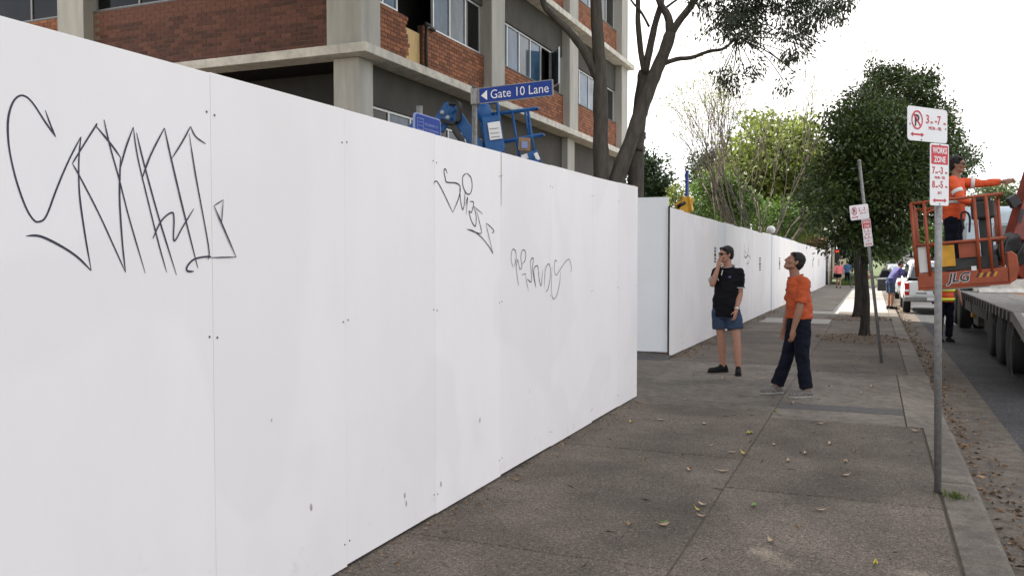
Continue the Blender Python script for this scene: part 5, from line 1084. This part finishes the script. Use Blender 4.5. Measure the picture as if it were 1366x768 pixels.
def hand(mb, wrist, d, palm_n, side, k=1., curl=.5):
    """palm, four jointed fingers of unequal length, thumb leaving the side of the palm"""
    d = Vector(d).normalized(); pn = Vector(palm_n); pn = (pn-d*pn.dot(d)).normalized(); sd = d.cross(pn)*side; w_ = Vector(wrist)
    mb.capsule(w_-d*.01, w_+d*.03*k, .026*k, .03*k, 10); mb.capsule(w_+d*.035*k+sd*.018*k, w_+d*.082*k+sd*.024*k, .019*k, .016*k, 10); mb.capsule(w_+d*.035*k-sd*.018*k, w_+d*.078*k-sd*.026*k, .019*k, .016*k, 10); mb.capsule(w_+d*.03*k, w_+d*.085*k, .02*k, .016*k, 10)
    for off, ln in ((.03, .072), (.0105, .082), (-.0105, .076), (-.03, .058)):
        p = w_+d*.082*k+sd*off*k; dd = d
        for s in (.45, .32, .23):
            q = p+dd*ln*s*k; mb.capsule(p, q, .0095*k, .0088*k, 8); p = q; dd = (dd*math.cos(curl)+pn*math.sin(curl)).normalized()
    p = w_+d*.03*k+sd*.03*k; q = p+(d*.6+sd*.75+pn*.25).normalized()*.045*k; mb.capsule(p, q, .0125*k, .0115*k, 8); mb.capsule(q, q+(d*.85+sd*.25+pn*.4).normalized()*.038*k, .011*k, .009*k, 8)
def head(mb, c, fwd, up, k=1.):
    """skull, brow, nose, cheeks, jaw, chin, lips, ears; c = middle of the head"""
    f = Vector(fwd).normalized(); u = Vector(up); u = (u-f*u.dot(f)).normalized(); l = u.cross(f); M = Matrix((l, f, u)).transposed(); c = Vector(c)
    A = lambda x, y, z: c+M @ Vector((x*k, y*k, z*k))
    mb.ell(A(0, -.012, .032), (.074*k, .094*k, .085*k), M); mb.ell(A(0, .022, -.012), (.062*k, .068*k, .088*k), M); mb.capsule(A(0, .045, -.088), A(0, .07, -.092), .032*k, .022*k, 10); mb.capsule(A(-.042, .0, -.058), A(-.018, .06, -.09), .026*k, .022*k, 10); mb.capsule(A(.042, .0, -.058), A(.018, .06, -.09), .026*k, .022*k, 10)
    mb.capsule(A(-.035, .078, .022), A(.035, .078, .022), .013*k, .013*k, 8); mb.capsule(A(0, .088, .012), A(0, .106, -.026), .009*k, .0135*k, 8); mb.capsule(A(-.012, .092, -.03), A(.012, .092, -.03), .009*k, .009*k, 8)
    mb.capsule(A(-.016, .084, -.056), A(.016, .084, -.056), .0075*k, .0075*k, 8); mb.capsule(A(-.014, .082, -.067), A(.014, .082, -.067), .0078*k, .0078*k, 8)
    for s in (-1, 1): mb.ell(A(s*.074, -.008, -.008), (.011*k, .02*k, .032*k), M, 10, 8); mb.ell(A(s*.042, .058, -.022), (.024*k, .026*k, .026*k), M, 10, 8)
    return A, M
def hair(name, A, M, parent, k=1., m='hair_dark', long=0.):
    mb = MB(); mb.ell(A(0, -.022, .042), (.082*k, .094*k, .088*k), M); mb.ell(A(0, -.052, .0), (.076*k, .062*k, .085*k), M); mb.capsule(A(-.05, .045, .078), A(.05, .045, .078), .028*k, .028*k, 10)
    for s in (-1, 1): mb.capsule(A(s*.07, .012, .045), A(s*.072, .008, .0), .017*k, .011*k, 8)
    if long: mb.capsule(A(0, -.07, -.02), A(0, -.085, -.02-long), .06*k, .04*k, 10)
    return remesh(name, mb, .009*k, m, parent, 3, .004, (40, 40, 40))
def shoe(name, heel, toe, m, parent, sole='shoe_sole', k=1.):
    h, t = Vector(heel), Vector(toe); d = (t-h); d.z = 0; d.normalize(); mb = MB(); z = Vector((0, 0, 1)); t = h+d*(t-h).length
    mb.capsule(h+z*.045, h+d*.09+z*.055, .04*k, .042*k, 12); mb.capsule(h+d*.08+z*.045, t-d*.035+z*.032, .045*k, .036*k, 12); mb.capsule(h+d*.015+z*.08, h+d*.07+z*.085, .037*k, .036*k, 12)
    o = remesh(name, mb, .011, m, parent, 3, .002, (60, 60, 60)); mb = MB(); sd = d.cross(z); pts = []
    for f, w_ in ((-.035, .6), (-.01, .95), (.06, .95), (.16, 1.0), (.22, 1.05), ((t-h).length-.02, .8), ((t-h).length+.005, .35)): pts.append((f, w_*.043*k))
    poly = [h+d*f+sd*w_ for f, w_ in pts]+[h+d*f-sd*w_ for f, w_ in reversed(pts)]; mb.prism([Vector((p.x, p.y, h.z+.002)) for p in poly], (0, 0, .024)); mb.build('sole', sole, o, bevel=.006); return o

def person(label, loc, rz, J, outfit, voxel=.011, k=1., group=None, sk='skin', hairlong=0., sc=1.):
    """J: joints in the person's own frame (x right, y away, z up)"""
    t = thing('person', label, 'person', loc, rz, group); t.scale = (sc, sc, sc); V = lambda n: Vector(J[n]); mb = MB(); yaw = J.get('yaw', 0.); yp = J.get('yawp', yaw)
    A, M = head(mb, V('head'), J['face'], J['up'], k); hp, ch, nk = V('pelvis'), V('chest'), V('neck'); ab = hp.lerp(ch, .5)+Vector(J.get('belly', (0, 0, 0)))
    mb.capsule(nk-Vector((0, 0, .05)), V('head')+M @ Vector((0, -.02, -.06)), .06*k, .055*k)
    trunk_rings(mb, [(hp-Vector((0, 0, .08)), .13, .10, yp), (hp, .165*k, .12*k, yp), (hp.lerp(ab, .6), .155*k, .115*k, (yaw+yp)/2), (ab.lerp(ch, .5), .165*k, .118*k, yaw), (ch, .175*k, .12*k, yaw), (ch.lerp(nk, .6), .15*k, .095*k, yaw), (nk-Vector((0, 0, .02)), .07*k, .065*k, yaw)], None)
    for s in 'LR':
        sh, el, wr = V('sh'+s), V('el'+s), V('wr'+s); mb.capsule(sh, el, .052*k, .042*k); mb.capsule(el, el.lerp(wr, .35), .042*k, .043*k); mb.capsule(el.lerp(wr, .35), wr, .043*k, .028*k); mb.capsule(nk.lerp(sh, .35)-Vector((0, 0, .03)), sh, .06*k, .056*k)
        hand(mb, wr, J['hd'+s], J['hn'+s], J.get('hs'+s, 1), k, J.get('curl'+s, .45))
        hi, kn, an, to = V('hi'+s), V('kn'+s), V('an'+s), V('to'+s); mb.capsule(hi, kn, .085*k, .055*k); mb.capsule(kn, kn.lerp(an, .35), .055*k, .057*k); mb.capsule(kn.lerp(an, .35), an, .057*k, .038*k); mb.capsule(an-Vector((0, 0, .03)), to, .036*k, .03*k)
    remesh('body', mb, voxel, sk, t, 3)
    cl = max(voxel, .011); e = .016
    if 'shirt' in outfit:
        m, slv, hem = outfit['shirt']; mb = MB(); zz = Vector((0, 0, 1)); hm = hp+zz*hem
        trunk_rings(mb, [(hm, .178*k+.012, .135*k+.014, yp), (hp.lerp(ab, .6), .176*k+.01, .135*k+.012, (yaw+yp)/2), (ab.lerp(ch, .5), .182*k, .135*k+.004, yaw), (ch, .19*k, .135*k, yaw), (ch.lerp(nk, .6), .165*k, .11*k, yaw), (nk-zz*.005, .085*k, .078*k, yaw)], None)
        for s in 'LR':
            sh, el, wr = V('sh'+s), V('el'+s), V('wr'+s); mb.capsule(nk.lerp(sh, .35)-zz*.025, sh, .068*k, .07*k); e1 = sh.lerp(el, min(slv, 1.)); mb.capsule(sh, sh.lerp(e1, .5), .07*k, .07*k); cone(mb, sh, e1, .07*k, .068*k if slv < 1 else .056*k)
            if slv > 1: mb.capsule(el, el, .056*k, .056*k); cone(mb, el, el.lerp(wr, slv-1), .056*k, .042*k)
        remesh('shirt', mb, cl, m, t, 3, .014 if k > .9 else .006, (8, 8, 15), 3)
    if 'legs' in outfit:
        m, lim = outfit['legs']; mb = MB(); zz = Vector((0, 0, 1))
        trunk_rings(mb, [(hp-zz*.13, .15*k, .12*k, yp), (hp-zz*.05, .178*k, .134*k, yp), (hp+zz*.03, .176*k, .132*k, yp), (hp+zz*.12, .168*k, .128*k, yp)], None)
        for s in 'LR':
            hi, kn, an = V('hi'+s), V('kn'+s), V('an'+s); e1 = hi.lerp(kn, min(lim, 1.)); mb.capsule(hi, hi, .10*k, .10*k); cone(mb, hi, e1, .105*k, outfit.get('hemr', .105)*k if lim < 1 else .078*k)
            if lim > 1: mb.capsule(kn, kn, .077*k, .077*k); cone(mb, kn, kn.lerp(an, lim-1), .077*k, outfit.get('hemr', .07)*k)
        remesh('trousers' if lim > 1 else 'shorts', mb, cl, m, t, 3, .014 if lim > 1 else .009, (10, 10, 11), 11)
    if 'hair' in outfit: hair('hair', A, M, t, k, outfit['hair'], hairlong)
    if 'shoes' in outfit:
        for s in 'LR':
            an, to = V('an'+s), V('to'+s); d = to-an; d.z = 0; d.normalize(); hl = Vector((an.x, an.y, min(an.z-.09, to.z-.03)))-d*.045; shoe('shoe', (hl.x, hl.y, max(hl.z, 0)), (to.x+d.x*.04, to.y+d.y*.04, max(hl.z, 0)), outfit['shoes'], t, outfit.get('sole', 'shoe_sole'), k)
    return t, A, M
def shades(A, parent, m='lens_black', k=1.):
    g = MB(); R_ = .027
    for s in (-1, 1):
        c = [A(s*.034+R_*.95*math.cos(a), .096-.016*abs(math.cos(a)+s*.4), .006+R_*.72*math.sin(a)) for a in np.linspace(0, 6.283, 13)[:-1]]; g.prism(c, (A(0, .008, 0)-A(0, 0, 0)))
        g.tube([A(s*.062, .083, .012), A(s*.078, .05, .014), A(s*.08, -.01, .01)], .004, 5)
    g.tube([A(-.01, .104, .012), A(.01, .104, .012)], .004, 5); g.build('sunglasses', m, parent)

# ---- man in black polo and shorts, hand to his mouth
J = dict(head=(-.005, 0, 1.655), face=(-.96, -.28, .02), up=(.05, 0, 1), neck=(.025, 0, 1.47), chest=(.03, 0, 1.3), pelvis=(.0, 0, .90), belly=(-.02, -.02, 0), yaw=math.radians(-38), yawp=math.radians(-32),
         shR=(-.105, .10, 1.41), elR=(-.205, -.06, 1.245), wrR=(-.135, -.08, 1.47), hdR=(.25, .12, 1), hnR=(.8, .5, .1), hsR=-1, curlR=.25,
         shL=(.165, -.09, 1.40), elL=(.165, -.11, 1.11), wrL=(.095, -.19, .89), hdL=(-.25, -.25, -1), hnL=(-.7, .6, 0), hsL=-1, curlL=.5,
         hiR=(-.085, .04, .87), knR=(-.055, .03, .49), anR=(-.015, .08, .085), toR=(-.20, .02, .035), hiL=(.09, -.05, .87), knL=(.125, -.12, .49), anL=(.145, -.14, .085), toL=(.10, -.31, .035))
t, A, M = person('man in black polo and blue shorts holding a hand to his mouth', (-1.9, 12.24, 0), YAW, J, dict(shirt=('cloth_black', .72, -.11), legs=('cloth_shorts', .66), hemr=.112, hair='hair_dark', shoes='shoe_black', sole='shoe_black'), .009)
shades(A, t)
V = lambda n: Vector(J[n]); q = MB(); d = (V('elL')-V('shL')).normalized(); c = V('shL').lerp(V('elL'), .72); cone(q, c-d*.008, c+d*.004, .0765, .0765); q.build('sleeve_piping', 'piping', t, smooth=True)
q = MB(); d = (V('elR')-V('shR')).normalized(); c = V('shR').lerp(V('elR'), .72); cone(q, c-d*.008, c+d*.004, .0765, .0765); q.build('sleeve_piping', 'piping', t, smooth=True)
q = MB(); cc = V('neck'); q.tube([cc+Vector((.086*math.cos(a), .078*math.sin(a), .012+.02*math.sin(a+.9))) for a in np.linspace(0, 6.283, 24)], .011, 6); q.build('collar', 'cloth_black', t, smooth=True)
q = MB(); q.tube([cc+Vector((.09*math.cos(a), .082*math.sin(a), .022+.02*math.sin(a+.9))) for a in np.linspace(0, 6.283, 24)], .0035, 5); q.build('collar_piping', 'piping', t)
q = MB(); q.tube([(-.07, -.085, 1.44), (-.095, -.115, 1.37)], .007, 5); q.build('placket', 'piping', t)
q = MB(); q.ell((.012, -.151, 1.345), (.022, .006, .016)); q.build('chest_badge', 'cloth_purple', t)
q = MB(); d = (V('wrL')-V('elL')).normalized(); c = V('wrL')-d*.025; cone(q, c-d*.011, c+d*.011, .0345, .0335, 14); q.build('watch', 'metal_watch', t, smooth=True)

# ---- man in orange shirt, head tipped back
J = dict(head=(.02, 0, 1.565), face=(-.92, .05, .45), up=(.45, 0, .9), neck=(.035, 0, 1.39), chest=(.065, 0, 1.22), pelvis=(.085, 0, .88), belly=(.015, 0, 0), yaw=math.radians(-116), yawp=math.radians(-104),
         shL=(.085, -.165, 1.325), elL=(.01, -.22, 1.03), wrL=(-.055, -.22, .80), hdL=(-.16, 0, -1), hnL=(-.5, .85, 0), hsL=1, curlL=.55,
         shR=(.06, .17, 1.325), elR=(.03, .21, 1.03), wrR=(-.02, .21, .80), hdR=(-.16, 0, -1), hnR=(-.5, -.85, 0), hsR=-1, curlR=.5,
         hiL=(.085, -.09, .86), knL=(.085, -.11, .465), anL=(.135, -.12, .085), toL=(-.04, -.15, .035), hiR=(.08, .09, .86), knR=(-.01, .10, .47), anR=(-.12, .16, .085), toR=(-.29, .12, .035))
t, A, M = person('man in orange T-shirt and navy trousers looking up, head tipped back', (-.87, 10.49, 0), YAW, J, dict(shirt=('cloth_orange', .78, .03), legs=('cloth_navy', 1.93), hemr=.074, hair='hair_dark', shoes='shoe_grey'), .009, sk='skin_tan')
q = MB(); q.tube([(.035+.085*math.cos(a), .078*math.sin(a), 1.397+.02*math.cos(a)) for a in np.linspace(0, 6.283, 24)], .009, 6); q.build('collar', 'cloth_orange', t, smooth=True)
for z, w_ in ((1.33, .05), (1.28, .06), (1.22, .045), (1.16, .05)):
    q = MB(); q.ell((.182+.008*(1.33-z)/.1, -.06, z), (.006, w_*.6, .008)); q.build('back_print', 'piping', t)

# ---- generic standing figure for the others
def pose(face=0., lean=0., arms=((0, 0), (0, 0)), stride=0., up=0.):
    """face: turn about the vertical (0 looks towards -y); simple upright joint set"""
    J = dict(head=(0, -.02-lean*.5, 1.64), face=(0, -1, .0), up=(0, 0, 1), neck=(0, 0-lean*.4, 1.46), chest=(0, -lean*.25, 1.28), pelvis=(0, 0, .92), shR=(-.19, -lean*.35, 1.40), shL=(.19, -lean*.35, 1.40))
    for s, sg, (a, b) in (('R', -1, arms[0]), ('L', 1, arms[1])):
        sh = Vector(J['sh'+s]); e = sh+Vector((sg*.06, -.29*math.sin(a), -.29*math.cos(a))); w_ = e+Vector((sg*.01, -.25*math.sin(b), -.25*math.cos(b))); d = (w_-e).normalized(); J['el'+s] = tuple(e); J['wr'+s] = tuple(w_); J['hd'+s] = tuple(d); J['hn'+s] = (-sg, .3, .2); J['hs'+s] = sg
        st = stride*sg; J['hi'+s] = (sg*.09, 0, .88); J['kn'+s] = (sg*.1, -.5*st-.02, .49); J['an'+s] = (sg*.1, -st, .09); J['to'+s] = (sg*.11, -st-.17, .035)
    return J
# worker in the basket: stands on its floor, facing the boom, arm stretched out
fl = K(.42, .62, .037); J = pose(arms=((.5, 1.1), (1.5, 1.62)), lean=.05)
t, A, M = person('worker in orange high-visibility shirt and dark glasses standing in the orange basket', tuple(fl), math.radians(72), J, dict(shirt=('hivis_orange', 1.9, -.06), legs=('cloth_navy', 1.95), hair='hair_dark', shoes='shoe_black', sole='shoe_black'), .013, sk='skin_tan'); shades(A, t)
V = lambda n: Vector(J[n])
for s in 'LR':
    q = MB(); d = (V('el'+s)-V('sh'+s)).normalized(); c = V('sh'+s).lerp(V('el'+s), .6); cone(q, c-d*.025, c+d*.025, .077, .076); q.build('reflective_band', 'tape_silver', t, smooth=True)
for z in (1.12,):
    q = MB(); trunk_rings(q, [((0, 0, z-.025), .199, .155, 0), ((0, 0, z+.025), .2, .155, 0)], None); q.build('reflective_band', 'tape_silver', t, smooth=True)
# worker on the road behind the basket
J = pose(arms=((.2, .7), (.1, .5)))
t, A, M = person('worker in orange vest with yellow bands standing on the road behind the basket', (1.4, 20.4, gz(20.4)+RZ), math.radians(20), J, dict(shirt=('hivis_orange', .8, -.08), legs=('cloth_navy', 1.95), hair='hair_dark', shoes='shoe_black', sole='shoe_black'), .014, sk='skin_tan')
for z in (.90, 1.1):
    q = MB(); trunk_rings(q, [((0, 0, z-.03), .204, .162, 0), ((0, 0, z+.03), .204, .162, 0)], None); q.build('reflective_band', 'hivis_yellow', t, smooth=True)
# person leaning into the ute's kerb side
J = pose(lean=.35, arms=((.9, 1.2), (.9, 1.3))); J['head'] = (0, -.35, 1.5); J['neck'] = (0, -.27, 1.38); J['chest'] = (0, -.16, 1.22); J['face'] = (0, -1, -.3); J['shR'] = (-.19, -.24, 1.33); J['shL'] = (.19, -.24, 1.33)
for s, sg in (('R', -1), ('L', 1)): sh = Vector(J['sh'+s]); J['el'+s] = tuple(sh+Vector((sg*.05, -.2, -.2))); J['wr'+s] = tuple(sh+Vector((sg*.02, -.4, -.12)))
person('person in purple-navy top bending towards the side of the white ute', (.52, 31.5, gz(31.5)), math.radians(115), J, dict(shirt=('cloth_purple', 1.7, -.06), legs=('cloth_shorts', .85), hair='hair_dark', shoes='shoe_black', sole='shoe_black'), .015)
# walkers far down the pavement
J = pose(arms=((.1, .3), (-.15, .1)), stride=.16)
t, A, M = person('woman in pink top and dark shorts walking away by the hoarding end', (-2.0, 57, gz(57)), math.pi+.1, J, dict(shirt=('cloth_pink', 1.4, .0), legs=('cloth_black', .5), hair='hair_dark', shoes='shoe_black', sole='shoe_black'), .016, k=.92, hairlong=.18, sc=.95)
q = MB(); q.ell((.24, .05, .78), (.08, .14, .15)); q.tube(catmull([(.24, .05, .9), (.22, .02, 1.2), (.17, 0, 1.42)], 4), .012, 5); tag(q.build('handbag', 'cloth_black'), 'dark bag hanging at the pink-topped woman\'s side', 'bag').matrix_world = Matrix.Translation((-2.0, 57, gz(57))) @ Matrix.Rotation(math.pi+.1, 4, 'Z')
J = pose(arms=((.2, .3), (-.2, .1)), stride=-.15); person('person in blue top walking ahead of the pink-topped woman', (-1.75, 66, gz(66)), math.pi, J, dict(shirt=('cloth_blue', .9, -.04), legs=('cloth_navy', 1.9), hair='hair_dark', shoes='shoe_black', sole='shoe_black'), .018, sc=.95)
# cyclist on the pavement behind the trees
cyx, cyy = -.62, 58.; cz = gz(cyy); bk = thing('bicycle', 'dark bicycle ridden on the pavement beyond the street trees', 'bicycle', (cyx, cyy, cz), 0)
for x in (-.52, .52):
    w_ = MB(); w_.tube([(x, .33*math.cos(a), .34+.33*math.sin(a)) for a in np.linspace(0, 6.283, 25)], .018, 6, cap=False); 
    for i in range(24): pass
    w_ = MB(); w_.tube([(x+.33*math.cos(a), 0, .35+.33*math.sin(a)) for a in np.linspace(0, 6.283, 25)], .018, 6, cap=False); w_.build('wheel', 'rubber', bk, smooth=True)
    sp_ = MB()
    for i in range(8): a = i*math.pi/8; sp_.tube([(x+.32*math.cos(a), 0, .35+.32*math.sin(a)), (x-.32*math.cos(a), 0, .35-.32*math.sin(a))], .003, 3)
    sp_.build('spoke', 'steel_post', bk, kind='stuff')
fr = MB(); tubes(fr, [((-.52, 0, .35), (-.08, 0, .32)), ((-.08, 0, .32), (-.2, 0, .8)), ((-.52, 0, .35), (-.18, 0, .74)), ((-.08, 0, .32), (.38, 0, .72)), ((-.18, 0, .74), (.36, 0, .8)), ((.34, 0, .86), (.52, 0, .35))], .018); fr.build('frame', 'cloth_red', bk, smooth=True)
sd_ = MB(); sd_.capsule((-.3, 0, .86), (-.1, 0, .86), .05, .025); sd_.build('saddle', 'rubber', bk, smooth=True); hb = MB(); hb.tube(catmull([(.26, -.28, .98), (.36, -.1, .96), (.36, .1, .96), (.26, .28, .98)], 4), .014, 6); hb.tube([(.36, 0, .96), (.34, 0, .84)], .014, 6); hb.build('handlebar', 'steel_post', bk, smooth=True)
pd_ = MB(); pd_.tube([(-.08, -.14, .2), (-.08, -.05, .2), (-.08, .05, .45), (-.08, .14, .45)], .012, 5); pd_.build('pedal', 'rubber', bk)
J = pose(lean=.4); J.update(head=(0, -.42, 1.5), neck=(0, -.32, 1.36), chest=(0, -.18, 1.22), pelvis=(0, .16, .96), shR=(-.18, -.27, 1.31), shL=(.18, -.27, 1.31), elR=(-.26, -.35, 1.08), elL=(.26, -.35, 1.08), wrR=(-.26, -.26-.1, 1.0), wrL=(.26, -.26-.1, 1.0), hdR=(0, -1, -.2), hdL=(0, -1, -.2),
         hiR=(-.09, .15, .92), hiL=(.09, .15, .92), knR=(-.1, -.22, .70), knL=(.1, -.16, .58), anR=(-.11, .06, .53), anL=(.11, .05, .29), toR=(-.11, -.1, .47), toL=(.11, -.12, .23))
t, A, M = person('cyclist in green top and red shorts riding the dark bicycle', (cyx, cyy, cz), math.pi/2, J, dict(shirt=('cloth_green', .8, -.02), legs=('cloth_red', .8), hair='hair_dark', shoes='shoe_black', sole='shoe_black'), .018)
